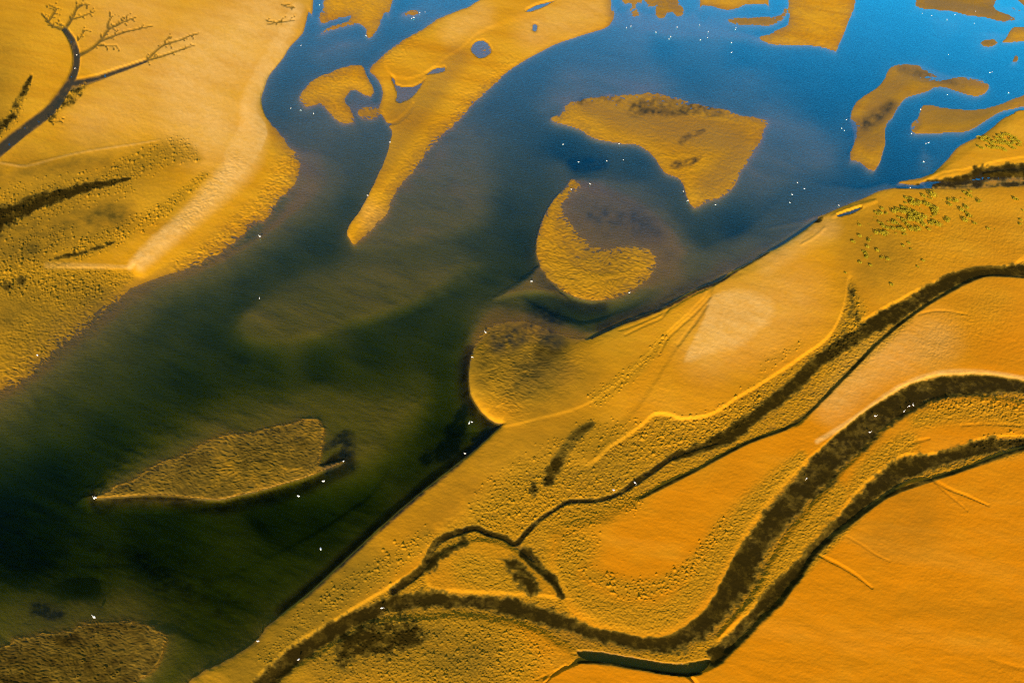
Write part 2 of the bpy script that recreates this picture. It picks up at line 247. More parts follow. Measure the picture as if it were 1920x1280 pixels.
# long low ridges: (radius, height)
def ridge(pts, amt, soft=.9):
    global H
    H = H + stroke(pts, soft) * amt
ridge([(560,20,16),(520,90,20),(490,150,20),(474,205,18),(476,250,20),(460,300,22),(425,345,24),(380,390,24),(320,445,20),(265,500,14)], .35)
ridge([(5,308,2),(20,310,2),(50,315,2),(60,308,2),(110,298,2),(170,285,2),(240,275,2),(300,265,1.5)], .07, .6)
ridge([(1340,620,60),(1400,590,60),(1440,560,40)], .12)
ridge([(1445,425,3),(1500,415,5),(1560,402,5),(1600,388,5),(1640,378,3)], .12)
ridge([(1560,408,3),(1585,398,4),(1610,390,4),(1640,380,3)], .16)
ridge([(1500,462,2),(1525,448,2.5),(1545,430,2)], .10)
# creeks, runnels
def carve(pts, depth, soft=.45):
    global H
    m = stroke(pts, soft) * depth; H = H - m; return m
CREEKS = [[(-80,335,16),(-20,297,14),(0,282,13),(42,248,12),(92,210,12),(112,185,11),(132,155,9),(142,130,7.5),(144,105,7),(136,77,7),(122,57,5)],
 [(138,160,11),(160,154,8),(185,147,6.5),(210,138,5.5),(240,128,5),(275,115,3.6)]]
cm = np.zeros(GU.shape, F32)
for c in CREEKS: cm = np.maximum(cm, stroke([(x, y, r * .95) for x, y, r in c], .3))
TWIGS = [[(122,57,4),(110,53,3.4),(100,50,3),(92,42,2.6),(88,37,2.2),(80,28,1.6)],[(93,40,2.4),(102,27,2.2),(106,18,2),(100,14,1.6),(93,11,1.2)],[(124,54,4.5),(135,38,3.6),(145,18,2.6),(152,10,1.6)],[(139,37,2),(155,32,1.7),(178,23,1.2)],[(148,16,1.6),(160,9,1.3),(168,11,1.2)],
 [(146,106,5),(165,97,4.4),(180,87,3.4),(195,70,2.8),(205,56,2.4),(220,49,2),(235,41,1.6),(256,34,1.2)],[(204,55,2.2),(204,45,1.8),(211,32,1.2)],[(190,78,3),(215,68,2.4),(240,60,2),(288,50,1.2)],
 [(275,115,3),(285,105,2.6),(300,91,2.3),(315,83,2.2),(340,76,2),(358,68,1.4),(374,64,1.2)],[(272,116,2.6),(310,105,2.2),(345,93,1.7),(366,86,1.1)],[(311,83,1.3),(312,76,1.2),(322,71,1)],[(147,78,1.2),(154,68,1.2),(160,58,1)],[(130,60,1.4),(118,48,1.2),(105,44,1)],[(230,42,1),(229,36,1),(238,33,.8)],[(185,86,1.6),(200,88,1.2),(220,88,1)],[(95,228,1.5),(105,230,1.2),(117,229,1)],
 [(500,40,1.2),(520,44,1.6),(552,42,1.2)],[(503,47,1),(518,44,1.3),(530,40,1)],[(528,10,1),(540,15,1.4),(553,18,1)]]
rt = random.Random(3)
for tw in list(TWIGS):
    for q in range(len(tw) - 1):
        for _ in range(2):
            f = rt.random(); x = tw[q][0] + f * (tw[q+1][0] - tw[q][0]); y = tw[q][1] + f * (tw[q+1][1] - tw[q][1])
            an = math.atan2(tw[q+1][1] - tw[q][1], tw[q+1][0] - tw[q][0]) + rt.choice((-1, 1)) * rt.uniform(.5, 1.0); ln = rt.uniform(4, 13)
            TWIGS.append([(x, y, .9), (x + ln * .5 * math.cos(an), y + ln * .5 * math.sin(an), .7), (x + ln * math.cos(an + .25), y + ln * math.sin(an + .25), .4)])
tm = np.zeros(GU.shape, F32)
for c in TWIGS: tm = np.maximum(tm, stroke([(x, y, r * .75 + .2) for x, y, r in c], .6))
hl = stroke([(-30,262,9),(0,240,8),(20,225,8),(30,212,9),(40,190,7),(48,170,6),(57,156,3),(60,142,2)], .5)
core = np.zeros(GU.shape, F32)
for c in CREEKS: core = np.maximum(core, stroke([(x + .12 * r, y + .1 * r, r * .5) for x, y, r in c], .4))
H = H - cm * (.325 + .03 * edge_f) - tm * .24 * (1 - cm) - hl * .16
fine_cr = 0
for pts, dp, so_ in [
  ([(1240,640,2),(1225,655,2.2),(1235,668,1.5)], .05, .6),
  ([(1330,560,2.4),(1300,592,2.4),(1270,618,2.4),(1248,640,2.6),(1235,668,2)], .12, .6),
  ([(1270,650,3),(1300,610,3),(1325,575,2.5)], .08, .7),
  ([(1260,570,2),(1240,598,2.4),(1210,612,2.4),(1170,632,2)], .1, .6),
  ([(1720,592,2.5),(1760,585,2),(1810,592,1.6)], .1, .6),
  ([(1745,900,3),(1775,918,2.6),(1810,932,2.2),(1850,950,1.5)], .12, .6),
  ([(1750,905,2.5),(1770,925,2.2),(1795,945,2),(1810,960,1.3)], .08, .6),
  ([(1532,1042,2.6),(1555,1053,3),(1580,1066,3),(1605,1082,2.6),(1632,1104,1.6)], .13, .6),
  ([(1585,1008,2),(1610,1022,2.2),(1640,1042,1.8),(1665,1054,1.3)], .05, .6),
  ([(1262,1250,3),(1280,1262,3.6),(1300,1278,3),(1312,1300,3)], .3, .6),
  ([(1060,1248,2),(1040,1262,2),(1020,1282,2)], .12, .6),
  ([(1850,1236,3),(1885,1248,4),(1920,1256,4),(1980,1270,4)], .04, .9),
  ([(1905,497,3),(1915,488,3),(1935,478,3)], .12, .6),
  ([(1690,845,3),(1710,832,3),(1740,824,2)], .1, .7), ([(1800,800,2),(1850,797,2),(1910,800,2)], .08, .7),
  ([(1440,800,3),(1470,806,3),(1500,796,3)], .05, .7),
  ([(1570,1160,7),(1455,1185,4)], 0, .7),
  ([(1005,1275,2),(1060,1250,2)], .05, .6),
  ([(725,234,2.4),(745,229,3.6),(767,210,4),(775,196,2)], .22, .6),
  ([(1380,505,2),(1340,535,2),(1290,560,2),(1240,590,2.2),(1190,612,2.2),(1160,622,2)], .1, .8)]:
    if dp: carve(pts, dp, so_)
H = H - stroke([(1100,634,3),(1160,607,3.5),(1203,587,4),(1262,561,4),(1312,535,4),(1350,522,4),(1410,485,4),(1478,447,3.5),(1530,410,3)], .8) * .3 * np.clip(.6 + 1.2 * edge_n, 0, 1)
H = H - stroke([(1990,735,16),(1900,722,18),(1800,724,20),(1700,755,26),(1610,818,30),(1520,905,28),(1440,1000,26),(1376,1095,28),(1300,1172,28),(1200,1202,18),(1060,1170,16),(950,1138,16),(800,1126,14),(700,1146,14),(600,1200,14),(500,1280,16)], .95) * .10
H = H - stroke([(1990,824,8),(1860,838,13),(1750,866,16),(1660,902,17),(1590,970,16),(1510,1048,14),(1440,1124,12),(1360,1210,9)], .95) * .08
# darker narrow gut in the mud
GUT = [[(1345,830,1.5),(1270,853,4),(1225,882,5),(1190,905,6),(1160,925,4),(1120,938,4),(1070,940,4),(1040,955,3.5),(1010,975,4),(985,1000,4.5),(965,1020,5),(945,1008,5),(915,1000,5),(890,990,5),(860,998,6),(825,1012,6),(806,1035,6),(797,1060,6),(770,1085,7),(735,1108,7)],
 [(965,1020,5),(985,1035,5),(1000,1050,3)]]
gut = np.zeros(GU.shape, F32)
for c in GUT: gut = np.maximum(gut, stroke(c, .5))
H = H - gut * .16 * (1 + .5 * edge_f)
# standing pools cut below the water level
POOLS = [([(902,75,3),(914,80),(922,92),(920,102),(902,110),(890,105),(882,92),(890,80)], .03),
 ([(797,141,3),(812,130),(835,124),(834,134),(817,139)], .03), ([(732,143,3),(740,147),(745,160),(770,162),(789,155),(803,141),(800,146),(785,170),(770,186),(752,194),(741,190),(743,175)], .03),
 ([(1568,404,2),(1590,395),(1612,389),(1612,394),(1590,404),(1575,407)], .14),
 ([(1082,1222,4),(1095,1220,3),(1140,1224),(1180,1232),(1230,1240),(1280,1244),(1330,1236),(1320,1256),(1290,1268),(1240,1262),(1190,1252),(1150,1244),(1100,1236)], .3),
 ([(985,22,3),(1005,10),(1030,3),(1045,0),(1020,14),(1000,22)], .05), ([(1000,45,5),(1010,48),(1006,62),(996,58)], .04)]
for pts, dp in POOLS:
    s, d = edge_step(pts, 1.0)
    H = H * (1 - s) + np.minimum(H, -dp) * s
# the sea-side wash over parts of the north-east bars, thin wet film
for pts, dp in [([(1600,245,18),(1640,222,18),(1672,196,12)], .085), ([(1690,135,8),(1730,150,10),(1760,150,8)], .04), ([(1868,12,5),(1890,22,6),(1915,30,6)], .12), ([(1722,232,7),(1716,240,5)], .06)]:
    H = H - stroke(pts, .8) * dp
# muddy hollow between the two eastern flats
hol = stroke([(1730,346,5),(1775,344,9),(1820,338,14),(1870,328,16),(1930,325,18),(2050,318,20)], .6)
H = H - hol * .30 * inl
ridge([(1845,327,2),(1880,325,4),(1930,325,6),(2000,326,7)], .35)
ridge([(1770,330,8),(1800,332,9),(1830,325,4)], .2)
H = H - stroke([(1685,350,3),(1730,350,3),(1800,348,3),(1930,344,3)], .6) * .08

fl = stroke([(1752,350,6),(1800,350,9),(1860,348,10),(1930,346,10),(2100,340,12)], .5)
H = H * (1 - fl) + np.maximum(H, .05 + .03 * edge_f) * fl
# ------------------------------------------------------------------ masks: pale dry sand, mud, algae, painted shade and lit rims, wet, mounds, roughness
def paint(items, base=None):
    m = np.zeros(GU.shape, F32) if base is None else base
    for val, soft, pts in items: m = np.maximum(m, stroke(pts, soft) * val)
    return m
PALE = paint([(1,.7,[(556,20,14),(520,90,22),(492,140,20),(468,205,20),(474,250,24),(458,300,26),(425,345,22),(380,390,18),(320,445,16),(265,500,10)]),
 (.85,.9,[(400,240,60),(350,150,80),(440,90,80),(500,30,60)]), (.42,.9,[(250,40,80),(250,180,60),(170,230,40)]), (.35,.9,[(1330,660,46),(1390,610,70),(1470,560,60)]), (.5,.9,[(1440,500,24),(1500,450,24),(1550,430,20)]),
 (.5,.9,[(1000,60,30),(1080,30,34),(1120,20,24)]), (.9,.6,[(1530,830,4),(1600,787,5),(1660,745,6),(1700,722,6),(1750,705,6),(1800,701,6),(1860,704,5),(1930,714,4)]),  # the narrow stroke paints the sunlit rim of the channel bank
 (.7,.6,[(1440,470,3),(1490,452,4),(1520,432,3)]),(.5,.6,[(1,308,2),(50,314,2),(110,298,2),(170,285,2),(240,275,2),(300,265,1)]),
 (.5,.9,[(1560,760,30),(1640,680,40),(1750,640,40)]), (.5,.8,[(850,60,24),(900,30,24)]), (.35,.9,[(720,430,30),(690,400,20)]), (.6,.7,[(90,500,6),(240,503,3)])])
nz = fbm(GU / 14, GV / 10, 51, 4); nz2 = fbm(GU / 60, GV / 40, 57, 3); nz3 = fbm(GU / 5, GV / 4, 59, 2)
MUD_SHADE = paint([ (.6,.8,[(-30,262,9),(20,225,7),(32,205,8),(48,170,5),(60,143,1.5)]), (.3,.8,[(100,220,9),(128,188,10),(150,165,10)]),
 (.95,.7,[(-40,430,26),(0,412,20),(60,385,14),(120,366,10),(180,351,6),(245,337,2)]), (.7,.8,[(95,489,2),(130,482,5),(165,473,5),(215,456,2)]), (.6,.8,[(-20,540,10),(40,530,8)]),
 (1,.7,[(1990,508,12),(1900,510,10),(1850,513,12),(1800,520,11),(1750,545,13),(1700,575,13),(1650,602,14),(1615,625,13),(1575,650,14),(1545,670,12),(1510,700,12),(1470,738,11),(1430,770,10),(1390,800,11),(1350,826,10),(1310,843,9),(1265,855,7)]), (.4,.7,[(1594,540,8),(1600,580,12),(1590,610,14)]), (.2,.9,[(1605,540,16),(1625,500,20),(1660,472,18),(1710,452,12)]),
 (1,.75,[(1990,735,13),(1920,724,13),(1860,719,16),(1790,722,18),(1740,732,20),(1690,757,24),(1640,790,28),(1590,830,28),(1550,866,27),(1510,910,24),(1470,958,22),(1432,1005,24),(1402,1048,25),(1374,1092,28),(1338,1138,30),(1300,1172,30),(1262,1192,24),(1200,1200,14),(1120,1188,10),(1060,1168,12),(1000,1150,14),(950,1137,14),(900,1130,12),(850,1128,12),(800,1124,14),(750,1130,13),(700,1144,13),(650,1168,13),(600,1198,14),(550,1234,15),(500,1280,18),(450,1330,18),(380,1405,18),(270,1520,18),(120,1680,18),(-80,1900,18)]),
 (1,.75,[(1990,822,6),(1900,832,8),(1860,836,12),(1800,850,12),(1750,864,14),(1700,874,16),(1660,900,16),(1620,936,14),(1590,968,13),(1555,1000,14),(1510,1045,12),(1480,1082,10),(1440,1120,10),(1400,1165,8),(1360,1205,8),(1330,1225,6)]),
 (.9,.5,[(1500,1080,8),(1460,1130,12),(1430,1160,12),(1400,1190,12),(1370,1215,12),(1340,1240,12)]),
 (1,.5,GUT[0]), (1,.6,[(985,1040,12),(1010,1065,10),(1035,1090,8),(1052,1118,6)]), (.7,.8,[(960,1060,18),(1000,1100,14)]), (.8,.7,[(800,1060,14),(830,1040,12),(870,1020,10)]),
 (.75,.8,[(1025,905,8),(1050,860,12),(1080,820,12),(1105,800,8)]), (.5,.8,[(1000,910,6),(1000,930,5)]), (.6,.8,[(700,1200,40),(640,1220,30),(760,1190,30)]),
 (.9,.6,[(1740,346,6),(1790,342,8),(1840,332,12),(1900,322,12),(1990,318,14)]), (.5,.6,[(1685,350,4),(1800,349,4),(1930,345,4)]),
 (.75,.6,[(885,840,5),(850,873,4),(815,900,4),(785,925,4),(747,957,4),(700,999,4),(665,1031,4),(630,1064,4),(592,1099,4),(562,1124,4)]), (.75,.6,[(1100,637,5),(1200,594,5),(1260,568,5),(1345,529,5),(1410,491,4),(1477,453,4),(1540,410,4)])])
MUD_SHADE = np.clip(MUD_SHADE * 1.25 * (1 - .0) + (nz * .55 + nz3 * .25) * (MUD_SHADE > .02) * (1.1 - .6 * MUD_SHADE) , 0, 1) * (MUD_SHADE > .02)
ALG_SHADE = paint([(.5,.7,[(940,797,2),(900,833,3.5),(856,876,3.5),(822,904,3.5),(790,929,3.5),(752,961,3.5),(704,1004,3),(668,1037,3),(633,1070,3),(595,1104,3),(566,1129,2)]), (.8,.5,[(1110,634,3),(1160,611,3),(1203,596,3.5),(1262,571,3.5),(1312,544,3),(1350,530,3),(1388,506,2),(1440,475,2)]), (.4,.8,[(1600,245,14),(1640,222,14),(1670,198,10)]), (.3,.8,[(1690,130,8),(1740,142,8),(1790,155,6)]), (1,.4,[(x, y, r * .75) for x, y, r in CREEKS[0]]), (.9,.6,[(140,157,5),(185,147,3.4),(240,128,2.6),(275,116,1.6)]), (1,.6,[(1190,205,14),(1240,200,18),(1300,206,12),(1360,214,6)]), (.6,.6,[(1090,190,8),(1160,186,6)]), (1,.5,[(1276,268,6),(1290,256,6),(1320,247,4)]), (1,.5,[(1262,310,7),(1290,306,7),(1312,296,4)]),  # the two shore strokes paint the banks' blue-grey shade into the colour
 (.9,.7,[(850,800,16),(870,760,8),(845,830,20),(800,850,14)]), (.9,.6,[(895,820,10),(920,802,6),(880,845,6)]), (.7,.7,[(650,850,14),(650,815,12),(610,840,6)]), (.7,.8,[(70,1140,16),(110,1150,12)]), (.4,.9,[(300,1085,20),(250,1030,20),(350,1100,10)]),
 (.5,.8,[(940,640,24),(1000,620,20),(1040,640,16)]), (.15,.9,[(1000,700,40),(1060,700,20)]), (.25,.9,[(1180,410,24),(1230,440,20)]), (.7,.7,[(1080,300,14),(1130,300,12)]), (.6,.8,[(1010,575,20),(1040,590,20)]), (.5,.8,[(620,880,14),(660,870,12)])])
wv_ = fbm((GU + GV * .5) / 34, (GV - GU * .3) / 9, 63, 4)
ALG_SHADE = np.maximum(ALG_SHADE * 1.0, (sstep(.05, .6, wv_) * .14 + .03) * (DM < -2) * sstep(0, -12, DM))
ALG_SHADE = np.clip(ALG_SHADE * (1.3 - .75 * sstep(-20, 0, LSDF['centre_island'])) + (nz * .6 + nz3 * .4) * sstep(.1, .5, ALG_SHADE), 0, 1) * (ALG_SHADE > .02)
MUD_SHADE = np.clip(sstep(.05, 1.05, MUD_SHADE + (nz * .22 + nz3 * .22 + nz2 * .5) * (MUD_SHADE > .02)), 0, 1)
east_m = (GU > 430) & (GV > 420)
MUD_SHADE = np.where(east_m & (LSDF['east'] > -20), MUD_SHADE * (1 - .95 * sstep(-3, 2, dte)) * (1 - .8 * sstep(-3, 22, dtg + nz * 8)) * sstep(-7, 0, dflat), MUD_SHADE)
MUD_SHADE = np.maximum(MUD_SHADE, tm * .45)
MUD_SHADE = np.maximum(MUD_SHADE, sstep(7, 3.5, blur(WM, 3)) * sstep(-.5, -3, DM) * sstep(-34, -8, DM) * sstep(350, 700, GV) * .9)  # dark tone painted over the sunlit drop-off below steep bar edges
MUD_SHADE = np.maximum(MUD_SHADE, paint([(.42,.9,[(-20,1000,90),(150,1050,110),(300,1060,100),(420,1120,90)]), (.3,.9,[(450,980,80),(640,980,80),(780,880,60),(850,790,40)]), (.35,.9,[(60,880,70)]), (.42,.9,[(1110,400,30),(1150,410,40),(1200,420,34)]), (.3,.9,[(960,600,30),(1040,600,30)])]) * sstep(4, -10, DM) * np.clip(.8 + nz * .8, 0, 1.2))  # darker submerged bed, strongest at lower left
pw, pd = edge_step([(556,10,6),(548,60,6),(520,110,5),(492,160,4),(480,190),(478,205),(490,222),(500,240),(499,262,4),(482,300),(440,346),(385,396),(330,436),(280,478),(250,506,6),(240,500,10),(270,465,14),(320,420,16),(370,370,24),(410,320,34),(425,270,36),(455,225,20),(466,195,10),(484,150,8),(510,90,12),(535,30,14)], .95)
PALE = np.maximum(PALE * .9, pw)
pp, pd = edge_step([(1336,556,8),(1318,600,8),(1296,645),(1282,682,12),(1330,672,26),(1400,645,30),(1452,596),(1440,560),(1390,548,26)], .8)
PALE = np.maximum(PALE, pp)
PALE = PALE * np.clip(.85 + .35 * fbm((GU + GV * .7) / 50, (GV - GU * .45) / 9, 61, 4) + .25 * nz3, .15, 1.1)
grime_shade = np.zeros(GU.shape, F32)
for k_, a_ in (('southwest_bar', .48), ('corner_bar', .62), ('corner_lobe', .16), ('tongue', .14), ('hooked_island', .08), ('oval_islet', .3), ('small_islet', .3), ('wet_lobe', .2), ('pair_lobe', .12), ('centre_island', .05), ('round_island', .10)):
    grime_shade = np.maximum(grime_shade, a_ * sstep(-3, 6, LSDF[k_]))
grime_shade = np.maximum(grime_shade, paint([(.5,.9,[(910,690,44),(940,650,44),(970,710,44),(1040,650,36)]), (.2,.9,[(1000,760,40),(1080,710,40)]), (.4,.9,[(-20,460,50),(100,440,40),(220,400,28)]), (.3,.9,[(-20,340,30),(80,320,24),(200,300,16)]), (.2,.9,[(60,380,60),(200,340,40),(330,300,30)]), (.3,.9,[(-20,600,70),(80,590,60),(180,560,40)]), (.3,.9,[(20,690,60)]), (.14,.9,[(60,300,40),(180,290,40)]), (.22,.9,[(-30,100,50),(-20,220,40)]), (.22,.9,[(480,1260,60),(580,1160,60),(690,1060,50)]), (.7,.8,[(1025,905,6),(1050,860,11),(1080,820,11),(1108,798,6)]), (.85,.5,[(1990,838,4),(1920,843,4),(1830,873,4),(1740,903,4),(1660,933,4),(1580,993,4.5),(1520,1048,5),(1460,1133,5)]), (.85,.5,[(1085,1242,3),(1130,1243,5),(1180,1251,5),(1260,1263,5),(1310,1262,4)]), (.8,.5,[(1990,521,3.5),(1920,521,3.5),(1870,519,3),(1830,523,3.5),(1740,571,3.5),(1670,622,3.5),(1600,690,3.5),(1530,762,3.5),(1470,806,3.5),(1400,832,3.5),(1300,885,3.5),(1200,936,3)]), (.15,.9,[(800,970,60),(900,880,50),(1000,840,50),(1120,850,60)]), (.3,.9,[(620,1240,70),(760,1200,60),(880,1230,60)]), (.16,.9,[(1640,470,60),(1610,540,40)]), (.5,.9,[(1940,1250,80)]), (.16,.9,[(1900,1000,120)]), (.12,.9,[(1700,980,60),(1650,1010,40)])]))  # also paints shade on banks facing away from the sun, and corner vignette
MUD_SHADE = np.maximum(MUD_SHADE, grime_shade * np.clip(1 + .5 * nz2 + .4 * nz, .3, 1.6) * sstep(-6, 4, DM))
MND = paint([(1,.6,[(200,335,14),(260,310,22),(330,285,22),(370,300,10)]), (1,.6,[(150,470,18),(230,435,18),(300,400,12),(350,360,9),(385,330,6)]), (.8,.7,[(-20,410,40),(60,385,34),(150,360,26),(230,350,22)]), (.7,.8,[(20,480,30),(120,450,24)]), (.7,.7,[(0,520,20),(120,545,30),(200,530,20)]), (.9,.6,[(-20,262,12),(22,225,9),(40,190,8),(55,160,4)]), (.8,.6,[(95,218,8),(125,190,10),(160,158,8)]),
 (1,.7,[(1100,830,30),(1180,830,36),(1260,820,30),(1340,800,22),(1420,740,20)]), (1,.6,[(1245,640,10),(1215,672,10),(1180,705,12),(1120,750,14)]), (.9,.7,[(1080,850,30),(1000,900,40),(930,960,40),(1100,920,40),(1180,930,30)]), (1,.6,[(1600,560,10),(1605,610,18),(1560,660,12)]),
 (1,.6,[(1100,1075,14),(1140,1095,16),(1190,1110,20),(1250,1095,16),(1300,1060,16),(1330,1020,14),(1355,985,14)]), (.8,.8,[(1090,1010,30),(1060,1050,24)]), (.9,.7,[(800,1010,16),(760,1040,18),(710,1075,22),(650,1110,22),(600,1145,20),(540,1200,16),(500,1240,16)]), (.9,.7,[(740,1210,60),(850,1230,60),(960,1240,50),(620,1250,30)]), (.8,.6,[(1840,830,12),(1880,825,12),(1920,830,10)]),(.7,.8,[(980,1180,16),(1010,1230,24)]), (.8,.6,[(1740,765,10),(1820,760,12),(1900,775,12)]), (.5,.8,[(1430,690,10),(1500,650,6)])])
BIGM = paint([(.01,.8,[(0,0,3),(1,1,3)]),(1,.8,[(200,1210,30),(250,1190,20),(150,1240,24),(230,1260,20)]), (.8,.9,[(900,1250,50),(760,1200,40)])])
ROUGH = paint([(1, .6, [(1990,765,8),(1900,750,8)]), (1,.7,[(1440,730,20),(1380,790,30),(1280,850,30),(1180,900,40),(1080,960,40),(980,960,40),(900,960,24)]), (1,.7,[(880,1070,40),(960,1090,34)]), (1,.7,[(560,1230,20),(660,1190,30),(800,1180,40),(930,1200,50),(960,1260,50),(760,1250,60)]),
 (1,.7,[(1080,1030,40),(1060,1080,24),(1100,1130,30),(1180,1160,40),(1260,1150,30),(1320,1080,30),(1370,1000,30),(1430,930,24),(1500,860,12)]), (1,.6,[(1570,930,24),(1500,1010,26),(1440,1090,20),(1390,1145,12)]), (.9,.7,[(1700,830,20),(1640,870,24),(1600,920,18)]), (.9,.7,[(1720,790,16),(1820,770,24),(1930,790,24)]), (1,.6,[(1850,840,20),(1930,835,14),(1760,875,14),(1660,915,12),(1560,1010,12),(1480,1095,10)]),
 (.8,.6,[(1550,690,16),(1640,630,14),(1700,600,10),(1500,760,20)]), (.8,.7,[(0,520,50),(120,540,40),(200,530,24),(240,520,10)]), (.6,.8,[(60,620,60),(150,590,40)]), (.35,.9,[(1700,480,60),(1800,440,80),(1900,450,60)]), (.35,.9,[(1850,580,50),(1750,650,40)])])
ROUGH = np.maximum(ROUGH, blur(flat / .36 * (1 - np.clip(np.maximum(np.maximum(te / .35, tg / .3), .5 * np.maximum(th1 / .22, th2 / .26)), 0, 1)), 2) * .95)
RIP = np.maximum(RIP, paint([(.9,.6,[(545,300,18),(530,330,24),(500,385,24),(455,425,26),(400,470,22),(330,500,12)]), (.7,.7,[(430,470,16),(350,495,14)]), (.9,.7,[(220,560,18),(160,605,26),(90,660,30),(20,710,30)]), (.6,.8,[(120,590,40),(40,640,50)]), (.5,.8,[(930,120,30),(860,200,30),(800,270,24),(740,350,24),(690,420,20)]), (.9,.7,[(960,115,16),(910,165,16),(860,215,14),(820,260,10),(770,320,10)]),
 (.9,.7,[(930,650,40),(940,700,44),(960,750,34),(1010,650,30)]), (.5,.8,[(1020,720,40),(1060,690,40)]), (.5,.9,[(440,310,20),(400,350,20),(350,420,20)]), (.35,.9,[(1040,480,40)]), (.9,.6,[(520,592,16),(560,588,18),(580,578,10)]), (.8,.6,[(780,70,16),(730,110,18)])]))
UNDER = sstep(2, -25, DM)
RIPU = RIP * (1 - .75 * UNDER)
WETZ = paint([(1,.8,[(1100,200,20),(1200,230,34),(1320,250,40),(1390,280,30),(1330,350,30)]), (.9,.8,[(1700,140,22),(1640,200,24),(1630,270,20),(1800,160,16)]), (.8,.8,[(1740,220,20),(1800,220,18),(1850,210,12)]), (1,.8,[(1740,5,14),(1800,14,14),(1860,25,14)]), (1,.7,[(1405,41,10),(1450,38,10)]), (1,.6,[(1262,10,14),(1275,20,8)]), (.8,.8,[(850,1010,30)]), (.7,.9,[(760,200,30),(740,250,20),(860,110,20),(700,330,20)])])
WARM = np.clip(sstep(500, 1150, GV + .45 * (GU - 1100)) * sstep(420, 800, GU + 60 * nz2) + .25 * nz2, 0, 1)
SUBM = sstep(0, -8, DM)
DULL = np.clip(.12 * SUBM + paint([(.85,.9,[(470,1270,70),(560,1170,60),(680,1070,50)]), (.35,.9,[(700,1050,60),(820,940,60),(900,870,50)]), (.5,.9,[(950,860,70),(1050,850,60),(1150,880,50)]), (.55,.9,[(700,1230,90),(860,1200,80)]), (.4,.9,[(900,1070,60),(1000,1080,50)]), (.5,.9,[(1070,700,60),(1150,660,50),(1000,780,40)]), (.6,.9,[(100,380,70),(0,480,90),(150,540,60)]), (.35,.9,[(250,330,50),(320,380,40)]), (.4,.9,[(720,220,40),(800,200,40),(740,300,40)]), (.4,.9,[(1650,470,60),(1600,440,50)]), (.8,.9,[(60,560,70),(180,590,50),(30,680,60)]), (.5,.9,[(60,420,80),(160,430,60)]), (.5,.9,[(-20,60,70),(0,200,50)]), (.9,.8,[(100,1220,90),(220,1220,60)]), (.8,.8,[(300,890,50),(500,850,60)]), (1,.8,[(940,690,60),(960,650,50),(1000,730,40),(1040,680,30)]), (.6,.9,[(1060,510,50),(1150,510,50)]), (.5,.9,[(1000,860,60),(1100,800,40),(900,960,40)]), (.6,.9,[(1900,10,40),(1750,8,30),(1780,220,40),(1860,210,30)]), (.5,.9,[(1640,250,40),(1700,150,30),(1800,160,30)]), (.6,.9,[(560,1200,60),(700,1220,70),(850,1230,60)]), (.25,.9,[(1080,510,80),(1200,260,100),(1350,280,70)])]) + .15 * nz2, 0, 1)  # duller sand; lower-left and left-edge strokes paint in vignette darkening
print('low-res fields done')

# ------------------------------------------------------------------ fine relief
Xf, Yf = ground(FU, FV); Xf = Xf.astype(F32); Yf = Yf.astype(F32)
mv = np.clip(np.hypot(np.gradient(Yf, axis=0), np.gradient(Xf, axis=0)) / np.gradient(FV, axis=0), .03, .5).astype(F32)     # metres per plan pixel up the picture
mh = np.minimum(mv, .16)
h = up(H)
wx = fbm(FU / 40, FV / 30, 71, 3) * 10; wy = fbm(FU / 34, FV / 26, 75, 3) * 8
a1 = 0.16
ru = FU + wx + FV * a1; rv = FV + wy - FU * a1
n1 = vnoise(ru / 7.5, rv / 2.9, 81); n2 = vnoise(ru / 15.0 + 31, rv / 6.2, 83); n3 = vnoise(ru / 4.4, rv / 1.9, 85)
ripf = (1 - np.abs(n1) * 2) * .5 + n2 * .25 + n3 * .7
h += up(RIPU) * ripf * (.02 + .6 * mh)
rg = .7 * vnoise(FU / 3.4 + wx * .1, FV / 2.5, 91) + .35 * vnoise(FU / 8, FV / 6, 93) + .9 * vnoise(FU / 2.1, FV / 1.8, 95)
h += up(ROUGH * (1 - .85 * MUD_SHADE)) * rg * (.62 * mh)
# lugworm-like mounds: domes on a jittered lattice
def domes(cell, rad, prob, seed, mask, crater=0.0):
    cx = np.floor(FU / cell); cy = np.floor(FV / cell); out = np.zeros(FU.shape, F32)
    sel = np.nonzero(mask.ravel() > .03)[0]
    fu, fv = FU.ravel()[sel], FV.ravel()[sel]; cx, cy = cx.ravel()[sel], cy.ravel()[sel]; mk = mask.ravel()[sel]; o = np.zeros(len(sel), F32)
    for i in (-1, 0, 1):
        for j in (-1, 0, 1):
            px = (cx + i + .15 + .7 * hsh(cx + i, cy + j, seed)) * cell; py = (cy + j + .15 + .7 * hsh(cx + i, cy + j, seed + 1)) * cell
            r = rad * (.55 + .75 * hsh(cx + i, cy + j, seed + 2)); on = hsh(cx + i, cy + j, seed + 3) < prob * mk
            q = ((fu - px) ** 2 + ((fv - py) * 1.12) ** 2) / (r * r)
            dm = np.where(on, np.maximum(0, 1 - q) * r, 0)
            if crater: dm = dm - np.where(on, np.maximum(0, 1 - q * 2.6) * r * crater, 0)
            o = np.where(np.abs(dm) > np.abs(o), dm, o)
    out.ravel()[sel] = o
    return out
MNf = up(MND)
h += domes(3.9, 1.8, .6, 101, MNf) * mh * .5
h += domes(7.5, 2.6, .25, 111, MNf) * mh * .55
h += domes(7.5, 3.0, .6, 131, up(paint([(1,.6,[(1130,1085,12),(1170,1105,16),(1200,1115,18),(1240,1100,12),(1300,1055,10),(1330,1015,10)]), (.35,.8,[(740,1030,14),(660,1100,16),(620,1130,14)]), (.3,.9,[(1200,840,30),(1280,820,20)])]))) * mh * .42
h += domes(16, 4.2, .4, 121, up(BIGM), .9) * mh * .55
